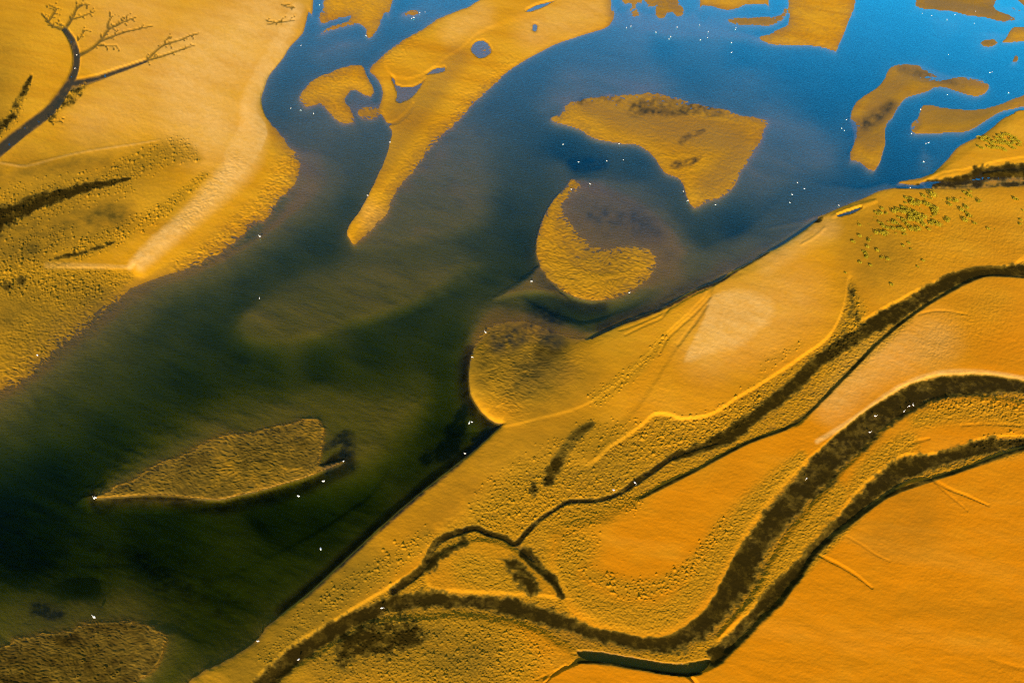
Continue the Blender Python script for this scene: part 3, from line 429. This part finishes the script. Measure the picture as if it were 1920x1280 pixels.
# soft undulation of the smooth sand
und = fbm(FU / 120, FV / 70, 131, 3) * .05 + fbm((FU + FV) / 46, (FV - FU * .4) / 16, 135, 3) * .034 + vnoise(FU / 5, FV / 3.4, 137) * .012 * mh / .15
h += (vnoise(FU / 3.0, FV / 2.2, 141) + .8 * vnoise(FU / 6.5 + wx * .2, FV / 3.6, 143)) * (.03 + .06 * sstep(-.2, .5, fbm(FU / 90, FV / 60, 147, 2))) * mh * sstep(-.05, .1, h)
h += und * sstep(-.1, .2, h)
far = np.maximum(sstep(-60, -260, FU), np.maximum(sstep(1980, 2300, FU), np.maximum(sstep(-60, -260, FV), sstep(1340, 1600, FV))))
h = h * 1.0

# ------------------------------------------------------------------ materials
def mat(name):
    m = bpy.data.materials.new(name); m.use_nodes = True
    return m, m.node_tree, m.node_tree.nodes['Principled BSDF']
def mixc(t, a, b, fac, blend='MIX'):
    n = t.nodes.new('ShaderNodeMix'); n.data_type = 'RGBA'; n.blend_type = blend
    for s, v in ((6, a), (7, b)):
        if isinstance(v, tuple): n.inputs[s].default_value = (*v, 1)
        else: t.links.new(v, n.inputs[s])
    if isinstance(fac, (int, float)): n.inputs[0].default_value = fac
    else: t.links.new(fac, n.inputs[0])
    return n.outputs[2]
def maprange(t, v, a, b, c, d):
    n = t.nodes.new('ShaderNodeMapRange'); n.inputs[1].default_value = a; n.inputs[2].default_value = b; n.inputs[3].default_value = c; n.inputs[4].default_value = d
    t.links.new(v, n.inputs[0]); return n.outputs[0]
def mth(t, op, a, b):
    n = t.nodes.new('ShaderNodeMath'); n.operation = op
    for s, v in ((0, a), (1, b)):
        if isinstance(v, (int, float)): n.inputs[s].default_value = v
        else: t.links.new(v, n.inputs[s])
    return n.outputs[0]
def noise(t, vec, scale, detail=4, rough=.55):
    n = t.nodes.new('ShaderNodeTexNoise'); n.inputs['Scale'].default_value = scale; n.inputs['Detail'].default_value = detail; n.inputs['Roughness'].default_value = rough
    t.links.new(vec, n.inputs['Vector']); return n.outputs[0]
def sand_material():
    m, t, b = mat('tidal_sand')
    geo = t.nodes.new('ShaderNodeNewGeometry'); pos = geo.outputs['Position']
    sep = t.nodes.new('ShaderNodeSeparateXYZ'); t.links.new(pos, sep.inputs[0])
    at = t.nodes.new('ShaderNodeAttribute'); at.attribute_name = 'masks'
    at2 = t.nodes.new('ShaderNodeAttribute'); at2.attribute_name = 'tones'
    sc2 = t.nodes.new('ShaderNodeSeparateColor'); t.links.new(at2.outputs['Color'], sc2.inputs[0]); rough_m, warm, dull = sc2.outputs[0], sc2.outputs[1], sc2.outputs[2]
    sc = t.nodes.new('ShaderNodeSeparateColor'); t.links.new(at.outputs['Color'], sc.inputs[0])
    pale, mud, alg_shade, wetz = sc.outputs[0], sc.outputs[1], sc.outputs[2], at.outputs['Alpha']  # mud and algae channels also carry the painted bank shade
    n1 = noise(t, pos, .045, 5); n2 = noise(t, pos, .9, 4); n3 = noise(t, pos, 6.0, 3)
    base = mixc(t, (.60, .272, .004), (.66, .335, .014), maprange(t, n1, .35, .65, 0, 1))
    base = mixc(t, base, (.58, .27, .02), mth(t, 'MULTIPLY', maprange(t, n2, .45, .75, 0, 1), .45))
    base = mixc(t, base, (.62, .208, .0006), warm)
    mp = t.nodes.new('ShaderNodeMapping'); mp.inputs['Scale'].default_value = (.022, .11, .1); mp.inputs['Rotation'].default_value = (0, 0, -.75); t.links.new(pos, mp.inputs[0])
    st = noise(t, mp.outputs[0], 1.0, 6, .62)
    base = mixc(t, base, (.43, .165, .002), mth(t, 'MULTIPLY', maprange(t, st, .47, .72, 0, 1), .6))
    base = mixc(t, base, (.74, .36, .03), mth(t, 'MULTIPLY', maprange(t, st, .45, .28, 0, 1), .22))
    base = mixc(t, base, (.36, .185, .006), dull)
    base = mixc(t, base, (.80, .47, .13), mth(t, 'MULTIPLY', pale, .85))
    base = mixc(t, base, (.34, .18, .006), mth(t, 'MULTIPLY', rough_m, .75))
    base = mixc(t, base, (.5, .24, .012), mth(t, 'MULTIPLY', maprange(t, n3, .5, .75, 0, 1), .35))
    z = mth(t, 'ADD', sep.outputs[2], mth(t, 'MULTIPLY', mth(t, 'SUBTRACT', n2, .5), .08))
    base = mixc(t, base, (.34, .25, .016), maprange(t, sep.outputs[2], -.02, -.2, 0, .75))
    wet = maprange(t, z, .01, .19, 1, 0)
    wet = mth(t, 'MAXIMUM', wet, mth(t, 'MULTIPLY', wetz, .9))
    base = base
    base = mixc(t, base, (.55, .56, .56), mth(t, 'MULTIPLY', wet, 1.0), 'MULTIPLY')
    n4 = noise(t, pos, .42, 7, .72)
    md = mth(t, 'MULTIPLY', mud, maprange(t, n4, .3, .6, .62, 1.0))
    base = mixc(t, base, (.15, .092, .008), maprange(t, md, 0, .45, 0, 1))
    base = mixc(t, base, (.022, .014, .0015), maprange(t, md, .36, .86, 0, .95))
    base = mixc(t, base, (.022, .027, .022), mth(t, 'MULTIPLY', alg_shade, .93))
    t.links.new(base, b.inputs['Base Color'])
    wm = mth(t, 'MAXIMUM', wet, mth(t, 'MULTIPLY', mud, .25))
    t.links.new(maprange(t, wm, 0, 1, .95, .5), b.inputs['Roughness'])
    t.links.new(mth(t, 'MULTIPLY', maprange(t, wm, 0, 1, .06, .2), mth(t, 'SUBTRACT', 1.0, mth(t, 'MULTIPLY', mth(t, 'MAXIMUM', mud, alg_shade), .85))), b.inputs['Specular IOR Level'])
    bp = t.nodes.new('ShaderNodeBump'); bp.inputs['Strength'].default_value = .5; bp.inputs['Distance'].default_value = .045
    t.links.new(noise(t, pos, 3.4, 5, .7), bp.inputs['Height']); t.links.new(bp.outputs[0], b.inputs['Normal'])
    return m
def water_material():
    m, t, b = mat('estuary_water'); t.nodes.remove(b)
    out = t.nodes['Material Output']
    geo = t.nodes.new('ShaderNodeNewGeometry'); pos = geo.outputs['Position']
    mp = t.nodes.new('ShaderNodeMapping'); mp.inputs['Scale'].default_value = (.55, 1.3, 1); mp.inputs['Rotation'].default_value = (0, 0, .35); t.links.new(pos, mp.inputs[0])
    bp = t.nodes.new('ShaderNodeBump'); bp.inputs['Strength'].default_value = .8; bp.inputs['Distance'].default_value = .06
    hn = mth(t, 'ADD', noise(t, mp.outputs[0], 1.6, 4, .6), mth(t, 'MULTIPLY', noise(t, pos, .12, 3), .8))
    t.links.new(hn, bp.inputs['Height'])
    tr = t.nodes.new('ShaderNodeBsdfTransparent')
    gl = t.nodes.new('ShaderNodeBsdfGlossy'); gl.inputs['Color'].default_value = (.06, .74, 1, 1); gl.inputs['Roughness'].default_value = .12
    t.links.new(bp.outputs[0], gl.inputs['Normal'])
    dt = t.nodes.new('ShaderNodeVectorMath'); dt.operation = 'DOT_PRODUCT'; t.links.new(bp.outputs[0], dt.inputs[0]); t.links.new(geo.outputs['Incoming'], dt.inputs[1])
    cosv = mth(t, 'ABSOLUTE', dt.outputs['Value'], 0)
    fac = mth(t, 'MINIMUM', .96, mth(t, 'ADD', .003, mth(t, 'MULTIPLY', 2.4, mth(t, 'POWER', mth(t, 'SUBTRACT', 1.0, mth(t, 'MINIMUM', cosv, 1.0)), 3.6))))
    mx = t.nodes.new('ShaderNodeMixShader'); t.links.new(fac, mx.inputs[0]); t.links.new(tr.outputs[0], mx.inputs[1]); t.links.new(gl.outputs[0], mx.inputs[2])
    t.links.new(mx.outputs[0], out.inputs['Surface'])
    va = t.nodes.new('ShaderNodeVolumeAbsorption'); va.inputs['Color'].default_value = (.40, .61, .10, 1); va.inputs['Density'].default_value = .62
    t.links.new(va.outputs[0], out.inputs['Volume'])
    return m

# ------------------------------------------------------------------ build ground and water
def grid_mesh(name, X, Y, Z):
    nr, nc = X.shape; me = bpy.data.meshes.new(name)
    co = np.stack([X, Y, Z], -1).reshape(-1, 3).astype(F32)
    idx = np.arange(nr * nc, dtype=np.int32).reshape(nr, nc)
    q = np.stack([idx[1:, :-1], idx[1:, 1:], idx[:-1, 1:], idx[:-1, :-1]], -1).reshape(-1)
    nf = len(q) // 4
    me.vertices.add(len(co)); me.vertices.foreach_set('co', co.ravel())
    me.loops.add(len(q)); me.loops.foreach_set('vertex_index', q)
    me.polygons.add(nf); me.polygons.foreach_set('loop_start', np.arange(0, nf * 4, 4, dtype=np.int32))
    me.polygons.foreach_set('use_smooth', np.ones(nf, bool))
    me.update(calc_edges=True)
    return me
gm = grid_mesh('terrain', Xf, Yf, h)
msk = np.stack([up(PALE), up(MUD_SHADE), up(ALG_SHADE), up(WETZ)], -1).reshape(-1, 4).astype(F32)
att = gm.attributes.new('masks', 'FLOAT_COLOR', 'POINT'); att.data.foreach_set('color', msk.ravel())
tn = np.stack([up(np.maximum(ROUGH, MND * .8)), up(WARM), up(DULL), up(WETZ)], -1).reshape(-1, 4).astype(F32)
att = gm.attributes.new('tones', 'FLOAT_COLOR', 'POINT'); att.data.foreach_set('color', tn.ravel())
gm.materials.append(sand_material())
terrain = bpy.data.objects.new('tidal_flat', gm); COL.objects.link(terrain); terrain['kind'] = 'structure'
terrain['label'] = 'orange tidal sand flats with bars, ripples and muddy creeks'

def mesh_obj(name, verts, faces, mats, fmat=None, smooth=False):
    me = bpy.data.meshes.new(name); me.from_pydata(verts, [], faces)
    for x in mats: me.materials.append(x)
    if fmat is not None: me.polygons.foreach_set('material_index', fmat)
    if smooth: me.polygons.foreach_set('use_smooth', [True] * len(faces))
    me.update()
    o = bpy.data.objects.new(name, me); COL.objects.link(o); return o
B = 30000.0
wv = [(-B, -B, -9), (B, -B, -9), (B, B, -9), (-B, B, -9), (-B, -B, 0), (B, -B, 0), (B, B, 0), (-B, B, 0)]
wf = [(3, 2, 1, 0), (4, 5, 6, 7), (0, 1, 5, 4), (1, 2, 6, 5), (2, 3, 7, 6), (3, 0, 4, 7)]
water = mesh_obj('water', wv, wf, [water_material()]); water['kind'] = 'structure'
water['label'] = 'shallow estuary water in braided channels'

def height_at(u, v):
    i = int(np.clip(np.searchsorted(UF, u), 1, len(UF) - 1)); j = int(np.clip(np.searchsorted(VF, v), 1, len(VF) - 1))
    return float(h[j, i])
#OBJECTS
# ------------------------------------------------------------------ plants on the eastern flat
rnd = random.Random(7)
def simple_mat(name, col, rough=.8, var=None):
    m, t, b = mat(name)
    if var:
        geo = t.nodes.new('ShaderNodeNewGeometry')
        c = mixc(t, col, var, maprange(t, noise(t, geo.outputs['Position'], 3.0, 3), .35, .65, 0, 1)); t.links.new(c, b.inputs['Base Color'])
    else: b.inputs['Base Color'].default_value = (*col, 1)
    b.inputs['Roughness'].default_value = rough; b.inputs['Specular IOR Level'].default_value = .2
    return m
LEAF = simple_mat('saltbush_leaves', (.38, .28, .006), .8, (.24, .20, .006)); WOOD = simple_mat('bush_stems', (.06, .04, .02))
def bush_mesh(name, seed, n=260, flat=.62):
    r = random.Random(seed); V, Fc, M = [], [], []
    lobes = [(r.uniform(-.22, .22), r.uniform(-.18, .18), r.uniform(.24, .4)) for _ in range(5)]
    for k in range(n):
        lx, ly, lr = r.choice(lobes); th = r.uniform(0, 2 * math.pi); cz = r.uniform(-.15, 1); q = lr * r.uniform(.72, 1.04)
        s = math.sqrt(max(0, 1 - cz * cz)); x, y, z = lx + q * s * math.cos(th), ly + q * s * math.sin(th), .1 + q * cz * flat * 1.5
        a = [r.gauss(0, 1) for _ in range(3)]; b = [r.gauss(0, 1) for _ in range(3)]; L = .085 * r.uniform(.7, 1.3)
        i = len(V); z = max(z, .01)
        for ca, cb in ((-1, -.4), (0, -.7), (1, 0), (0, .7)):
            V.append((x + L * (ca * a[0] + cb * b[0]) * .6, y + L * (ca * a[1] + cb * b[1]) * .6, max(.0, z + L * (ca * a[2] + cb * b[2]) * .6)))
        Fc.append((i, i + 1, i + 2, i + 3)); M.append(0)
    for lx, ly, lr in lobes:      # a woody stem into every lobe
        i = len(V)
        for k in range(3):
            c, s = math.cos(k * 2.1) * .025, math.sin(k * 2.1) * .025
            V.append((c, s, -.12)); V.append((lx + c * .5, ly + s * .5, lr * .7))
        for k in range(3):
            j = (k + 1) % 3; Fc.append((i + 2 * k, i + 2 * j, i + 2 * j + 1, i + 2 * k + 1)); M.append(1)
    me = bpy.data.meshes.new(name); me.from_pydata(V, [], Fc); me.materials.append(LEAF); me.materials.append(WOOD)
    me.polygons.foreach_set('material_index', M); me.update(); return me
BUSH = [bush_mesh('saltbush', s) for s in (1, 2, 3, 4, 5)]
def px_per_m(u, v):
    x0, y0 = ground(u, v); x1, y1 = ground(u + 1, v); return 1.0 / math.hypot(x1 - x0, y1 - y0)
SHR = [(735,292,30),(785,300,35),(725,342,22),(780,335,35),(800,352,45),(840,352,35),(863,335,35),(908,270,35),(885,262,10),(1000,260,50),(965,285,20),(985,295,20),(922,305,14),(920,345,35),(955,365,40),(990,390,30),(1025,395,45),(1015,430,50),(1010,455,35),(875,402,12),(927,412,10),(985,480,14),(700,395,35),(740,410,35),(700,435,40),(745,435,45),(765,450,35),(640,412,35),(660,425,35),(607,432,38),(430,437,25),(475,443,35),(450,460,20),(530,447,25),(490,400,26),(415,485,10),(435,490,10),(402,512,8),(450,517,12),(460,542,22),(492,548,20),(495,578,32),(550,535,18),(595,518,20),(600,545,30),(628,545,36),(650,488,22),(700,518,38),(705,530,30),(770,465,35),(825,450,50),(850,460,40),(780,495,45),(800,510,45),(760,515,30),(840,490,45),(870,505,40),(850,525,45),(880,530,35),(912,482,38),(745,565,35),(900,560,40),(980,548,40),(1000,525,35),(1055,560,45),(1035,552,30),(770,607,38),(790,600,38),(830,612,35),(852,602,40),(660,608,35),(690,610,45),(705,625,30),(707,657,28),(540,595,28),(562,588,18),(585,605,20),(605,598,30),(575,575,12),(430,645,32),(450,632,12),(488,648,42),(525,645,38),(515,665,25),(625,648,14),(385,677,10),(435,607,10),(955,605,30),(350,552,9),(265,567,24),(250,530,9),(263,675,30),(200,732,30),(352,718,30),(340,780,28),(300,830,22),(322,832,22),(325,855,30),(332,880,35),(442,818,28),(250,932,12),(268,935,28),(375,965,26),(485,887,26),(548,903,28),(530,933,8),(698,768,24),(757,742,26),(775,800,20),(897,917,22),(845,978,20),(120,1042,18),(585,1158,30),(1165,308,35),(1230,315,32),(1210,325,20),(1165,358,32),(1320,233,26),(1350,228,14),(1380,222,20),(1365,265,38),(1282,290,10),(1325,300,14),(1455,323,34),(1285,412,34),(1320,365,22),(1330,385,36),(1340,445,32),(1360,475,34),(1320,517,40),(1415,545,26),(1135,520,36),(1140,490,22),(1158,498,22),(1550,598,24),(1825,300,32),(1895,412,16),(1875,510,22),(1865,550,24),(1103,310,8),(1010,200,16),(1615,602,10)]
SHR = [(1560 + x / 5.333, 320 + y / 5.333, s / 5.333) for x, y, s in SHR]
LOW = [(500,530),(560,535),(620,550),(660,575),(560,590),(620,620),(680,650),(720,680),(830,520),(870,535),(930,510),(990,510),(1060,545),(1100,570),(1050,595),(1150,610),(1180,640),(1090,640),(1050,660),(800,580),(850,600),(900,600),(740,630),(800,650),(870,660),(940,665),(1000,690),(1050,720),(1080,740),(980,650),(510,720),(545,740),(660,720),(720,735),(780,740),(850,745),(900,750),(930,780),(1170,690)]
LOW = [(1780 + x / 9.14, 200 + y / 9.14, 6.6) for x, y in LOW]
ANCH = [('the row along the top of the shrub patch', 1708, 378), ('the upper left group of the shrub patch', 1712, 386), ('the tall cluster on the right of the shrub patch', 1750, 397), ('the dense knot in the middle of the shrub patch', 1716, 413), ('the left middle of the shrub patch', 1687, 401), ('the sparse left fringe of the shrub patch', 1645, 408),
 ('the lower left rows of the shrub patch', 1655, 437), ('the lowest rows of the shrub patch', 1698, 435), ('the lower right side of the shrub patch', 1745, 424), ('the pair of rows left of the dense knot', 1674, 422), ('the loose trail of bushes down the left shore', 1618, 462), ('the few bushes above the dark wet hollow', 1646, 495), ('the scattered dots on the bare flat below the patch', 1708, 478),
 ('the top right string of bushes', 1812, 366), ('the small group beside the right string', 1779, 383), ('the right string of bushes', 1808, 402), ('the lone dots near the right picture edge', 1905, 405), ('the trio right of the patch', 1774, 414)]
LANCH = [('the upper left strip of the low creekside thicket', 1848, 264), ('the lower strip of the low creekside thicket', 1865, 281), ('the upper row of the low creekside thicket', 1885, 259), ('the middle of the low creekside thicket', 1875, 271), ('the right end of the low creekside thicket', 1902, 272)]
def place_bushes(items, anchors, name, noun, group, stretch):
    cl = {}
    for i, (u, v, s) in enumerate(items):
        k = min(range(len(anchors)), key=lambda q: (anchors[q][1] - u) ** 2 + (1.6 * (anchors[q][2] - v)) ** 2); cl.setdefault(k, []).append(i)
    lab = {}
    for k, ids in cl.items():
        a = anchors[k][0]; left = set(ids)
        def take(key, word):
            if left:
                j = min(left, key=key); left.discard(j); lab[j] = word
        if len(ids) == 1: take(lambda j: 0, f'single {noun} in {a}')
        else:
            take(lambda j: -items[j][2] - 1e-4 * items[j][1], f'widest {noun} in {a}')
            take(lambda j: items[j][0], f'leftmost {noun} in {a}'); take(lambda j: -items[j][0], f'rightmost {noun} in {a}')
            take(lambda j: items[j][1], f'topmost {noun} in {a}'); take(lambda j: -items[j][1], f'lowest {noun} in {a}')
            take(lambda j: items[j][2], f'tiniest {noun} in {a}')
            if len(left) == 1: take(lambda j: 0, f'{noun} centred in {a}')
        for j in left: lab[j] = f'{noun} inside {a}, not outermost'
    for i, (u, v, s) in enumerate(items):
        x, y = ground(u, v + s * .15); wm = s / px_per_m(u, v) * (1.38 if stretch < 1.1 else 1.02)
        o = bpy.data.objects.new(name, BUSH[i % 5]); COL.objects.link(o)
        o.location = (x, y, height_at(u, v) - .03); o.rotation_euler = (0, 0, rnd.uniform(-.4, .4)); o.scale = (wm * stretch, wm * .95, wm * rnd.uniform(.95, 1.2))
        o['label'] = lab[i]; o['category'] = 'bush'; o['group'] = group
place_bushes(SHR, ANCH, 'saltbush', 'yellow-green bush', 'bushes scattered over the eastern sand flat', 1.05)
place_bushes(LOW, LANCH, 'low_saltbush', 'low yellow bush', 'low bushes in rows beside the narrow blue creek', 1.25)

# ------------------------------------------------------------------ white wading birds
WHITE = simple_mat('white_plumage', (.88, .85, .82), .7); LEGM = simple_mat('pinkish_legs', (.5, .2, .12), .6); BILLM = simple_mat('dark_bill_tip', (.02, .02, .02), .4)
def tube(V, Fc, M, path, n, mi, cap=True):
    """path of (x, y, z, rx, rz): rings swept along a line"""
    base = len(V)
    for i, (x, y, z, ra, rb) in enumerate(path):
        p0 = path[max(i - 1, 0)]; p1 = path[min(i + 1, len(path) - 1)]
        d = np.array([p1[k] - p0[k] for k in range(3)], float); d /= np.linalg.norm(d) + 1e-9
        sd = np.cross(d, (0, 0, 1.0)) if abs(d[2]) < .95 else np.array((0, 1.0, 0)); sd /= np.linalg.norm(sd) + 1e-9
        upv = np.cross(sd, d)
        for k in range(n):
            a = 2 * math.pi * k / n; V.append(tuple(np.array((x, y, z)) + sd * math.cos(a) * ra + upv * math.sin(a) * rb))
    for i in range(len(path) - 1):
        for k in range(n):
            Fc.append((base + i * n + k, base + i * n + (k + 1) % n, base + (i + 1) * n + (k + 1) % n, base + (i + 1) * n + k))
            M.append(mi(i) if callable(mi) else mi)
    Fc.append(tuple(base + k for k in range(n))[::-1]); M.append(mi(0) if callable(mi) else mi)
    e = base + (len(path) - 1) * n; Fc.append(tuple(e + k for k in range(n))); M.append(mi(len(path) - 2) if callable(mi) else mi)
def bird_mesh(pose):
    V, Fc, M = [], [], []; L = 0.0 if pose == 'swim' else .62
    zb = L + (.05 if pose == 'swim' else .12)
    body = [(-.44, 0, zb + .05, .02, .01), (-.36, 0, zb + .05, .07, .03), (-.25, 0, zb + .05, .13, .09), (-.1, 0, zb + .05, .18, .145), (.06, 0, zb + .06, .19, .16), (.2, 0, zb + .08, .155, .135), (.28, 0, zb + .13, .09, .085)]
    if pose == 'stand': neck = [(.32, 0, zb + .24, .05, .05), (.28, 0, zb + .36, .038, .038), (.24, 0, zb + .48, .034, .034), (.29, 0, zb + .6, .034, .034), (.37, 0, zb + .64, .05, .048), (.44, 0, zb + .62, .036, .04), (.5, 0, zb + .57, .026, .03), (.53, 0, zb + .5, .012, .014)]
    elif pose == 'feed': neck = [(.38, 0, zb + .2, .05, .05), (.5, 0, zb + .18, .038, .038), (.6, 0, zb + .02, .034, .034), (.63, 0, zb - .22, .034, .034), (.6, 0, zb - .42, .048, .048), (.55, 0, zb - .52, .036, .04), (.48, 0, zb - .57, .026, .03), (.42, 0, zb - .56, .012, .014)]
    else: neck = [(.33, 0, zb + .22, .05, .05), (.25, 0, zb + .31, .04, .04), (.22, 0, zb + .4, .036, .036), (.3, 0, zb + .46, .038, .038), (.38, 0, zb + .46, .048, .046), (.45, 0, zb + .43, .034, .036), (.51, 0, zb + .39, .024, .026), (.55, 0, zb + .35, .012, .012)]
    path = body + neck; n = len(path)
    tube(V, Fc, M, path, 10, lambda i: 2 if i >= n - 3 else 0)
    for s in (-1, 1):     # folded wings stand a little proud of the flanks
        tube(V, Fc, M, [(-.4, s * .05, zb + .1, .015, .02), (-.2, s * .13, zb + .11, .045, .075), (.05, s * .165, zb + .12, .04, .085), (.19, s * .12, zb + .13, .02, .04)], 6, 0)
        if pose != 'swim':
            tube(V, Fc, M, [(-.02, s * .07, zb, .035, .035), (0, s * .07, zb - .1, .016, .016), (-.04, s * .07, L * .5, .014, .014), (.0, s * .07, .02, .012, .012), (.1, s * .07, .006, .03, .006)], 6, 1)
    me = bpy.data.meshes.new('wading_bird'); me.from_pydata(V, [], Fc)
    for x in (WHITE, LEGM, BILLM): me.materials.append(x)
    me.polygons.foreach_set('material_index', M); me.polygons.foreach_set('use_smooth', [True] * len(Fc)); me.update(); return me
BIRD = {p: bird_mesh(p) for p in ('stand', 'feed', 'swim')}
# u, v, size, what singles it out
BIRDS = [
(144,104,.8,'upper of two white birds in the dark creek at top left'),(141,129,1,'lower of two white birds in the dark creek at top left'),
(599,8,.8,'white bird left of the islet at the top edge'),(564,84,.8,'white bird off the beach below the top islet'),(686,67,.8,'white bird at the lower tip of the top islet'),
(772,34,1.1,'left of two birds touching, below a tiny bar at the top'),(776,33,1.1,'right of two birds touching, below a tiny bar at the top'),(797,22,.8,'white bird right of the tiny bar at the top'),(787,24,.5,'faint small bird just right of the tiny bar'),
(588,212,.9,'brightest bird below the hook-shaped islet'),(564,205,.5,'faint small bird below the hook-shaped islet'),(545,201,.5,'faint bird between hook-shaped islet and the western beach'),(731,267,.7,'white bird at the left edge of the long pointed bar'),(689,366,.6,'small bird at the left edge low on the long pointed bar'),
(1175,52,.6,'left of two small birds off the big northern bar'),(1183,49,.6,'right of two small birds off the big northern bar'),(1230,60,1,'white wading bird with legs showing, left of the touching pair in the blue shallows'),(1255,72,1,'left of the touching pair in the blue shallows'),(1258,68,1,'right of the touching pair in the blue shallows'),(1270,51,.9,'white bird above and right of the touching pair in the blue shallows'),
(1328,60,.7,'upper of two small birds, one above the other, in blue shallows'),(1327,70,.5,'lower of two small birds, one above the other, in blue shallows'),(1314,74,1,'white bird beside the two small stacked birds in blue shallows'),(1372,79,1.1,'upper of two large birds on the deep blue channel'),(1372,97,1.1,'lower of two large birds on the deep blue channel'),(1380,51,.5,'tiny white bird at the tip of the wet brown lobe'),(1312,47,.5,'tiny white bird on a round patch of shallows'),(1379,55,.5,'tiny bird just below the one at the wet lobe'),
(1056,269,.8,'white bird left of the dark pool below the central island'),(1085,302,.8,'white bird in the pool below the central island, lowest left'),(1138,300,.6,'small bird in the pool below the central island, middle one'),(1169,298,.6,'small bird in the pool below the central island, rightmost'),(1161,269,.6,'white bird on the sandy edge of the central island'),
(1730,24,1,'leftmost bird under the top right bar'),(1748,28,1,'second bird from the left under the top right bar'),(1776,37,1.1,'lowest bird in the pale shallows under the top right bar'),(1791,27,.9,'white bird touching the lower edge of the top right bar'),(1829,22,.8,'white bird in the small inlet of the top right bar'),(1828,43,1,'white bird in blue water just below the small inlet'),(1779,101,1.1,'lone bird in deep blue water above the hooked island'),(1857,135,1.1,'left of the pair right of the hooked island'),(1861,134,1.1,'right of the pair right of the hooked island'),(1892,173,1.1,'rightmost white bird, in the channel above the brown tongue'),
(1777,176,.7,'white bird in the channel under the hooked island'),(1588,223,.6,'upper small bird off the left side of the hooked island'),(1584,243,1.2,'large white bird off the left side of the hooked island'),(1579,239,.6,'small bird touching the large one left of the hooked island'),(1737,268,1.1,'left of the pair below the brown tongue'),(1742,266,1.1,'right of the pair below the brown tongue'),(1733,302,1.1,'white bird in the dark bay below the brown tongue'),(1726,206,.7,'white bird at the top left corner of the brown tongue'),(1710,249,.6,'white bird at the lower left corner of the brown tongue'),
(1106,344,.7,'white bird over the drowned part of the round island'),(1071,355,.6,'white bird near the top rim of the round island'),(1282,357,.6,'small bird on the left edge of the central island'),(1290,376,.8,'bright bird on the left edge near the central island tip'),(1342,382,.5,'tiny bird off the central island tip'),(1180,548,.7,'white bird on the lower right edge of the round island'),(997,527,.8,'white bird on the olive shoal left of the round island'),
(1486,363,1.3,'large white bird in the channel off the eastern shore'),(1509,352,.8,'small bird up and right of the large one off the eastern shore'),(1496,341,.5,'faint bird highest of the group off the eastern shore'),(1482,378,.6,'small bird right under the large one off the eastern shore'),(1707,352,.6,'white bird at the mouth of the muddy hollow'),(1573,384,.6,'white bird on the eastern shoreline by the bright spit'),
(487,443,1,'white bird in green water off the western rippled beach'),(910,624,1.1,'white bird with a long dark reflection above the ripple bar'),(486,557,.5,'faint bird at the edge of the olive shoal'),(71,667,1.1,'white bird on the broken rippled shore at far left'),(175,932,.9,'left of two birds at the west tip of the long lower bar'),(179,932,.9,'right of two birds at the west tip of the long lower bar'),
(606,900,1.2,'white bird under the east tip of the long lower bar'),(559,928,1.3,'white bird in dark water below the long lower bar'),(880,791,1.2,'large bird left of the dark notch in the eastern shore'),(885,789,.6,'small bird touching the large one by the dark notch'),(872,848,.8,'white bird against the bank below the dark notch'),(885,670,.6,'small bird at the left edge of the ripple bar'),(644,863,.5,'faint bird on the thin east tip of the long lower bar'),
(1150,920,1.1,'left of two birds by the black gut in the mud'),(1190,905,1.1,'right of two birds by the black gut in the mud'),(1640,781,1.3,'white bird in the big muddy channel, left of the trio'),(1711,760,1,'rightmost of the trio in the big muddy channel'),(1704,762,1,'middle one of the trio in the big muddy channel'),(1694,772,1,'leftmost of the trio in the big muddy channel'),(1630,811,1,'white bird in the big muddy channel, below the trio'),(1512,897,.7,'white bird lower down the big muddy channel, far from the trio'),
(176,1156,1.4,'white bird above the bottom left bar'),(601,1027,1.4,'white bird alone in black water at lower centre'),(716,1140,.8,'white bird in the brown channel at bottom centre'),(560,1236,.5,'small bird in the brown channel near the bottom edge'),(484,1202,.6,'small bird where the eastern bank meets the water, bottom')]
for i, (u, v, s, lab) in enumerate(BIRDS):
    zb = height_at(u, v); x, y = ground(u, v, .35)
    pose = 'swim' if zb < -.5 else ('feed' if i % 3 == 1 else 'stand')
    o = bpy.data.objects.new('wading_bird', BIRD[pose]); COL.objects.link(o)
    k = .55 + .42 * s
    o.scale = (k * .57,) * 3; o.location = (x, y, -.02 if pose == 'swim' else zb)
    o.rotation_euler = (0, 0, rnd.uniform(0, 6.28) if i % 2 else rnd.uniform(-.5, .5) + (math.pi if i % 4 else 0))
    o['label'] = lab; o['category'] = 'bird'; o['group'] = 'white wading birds in the estuary'
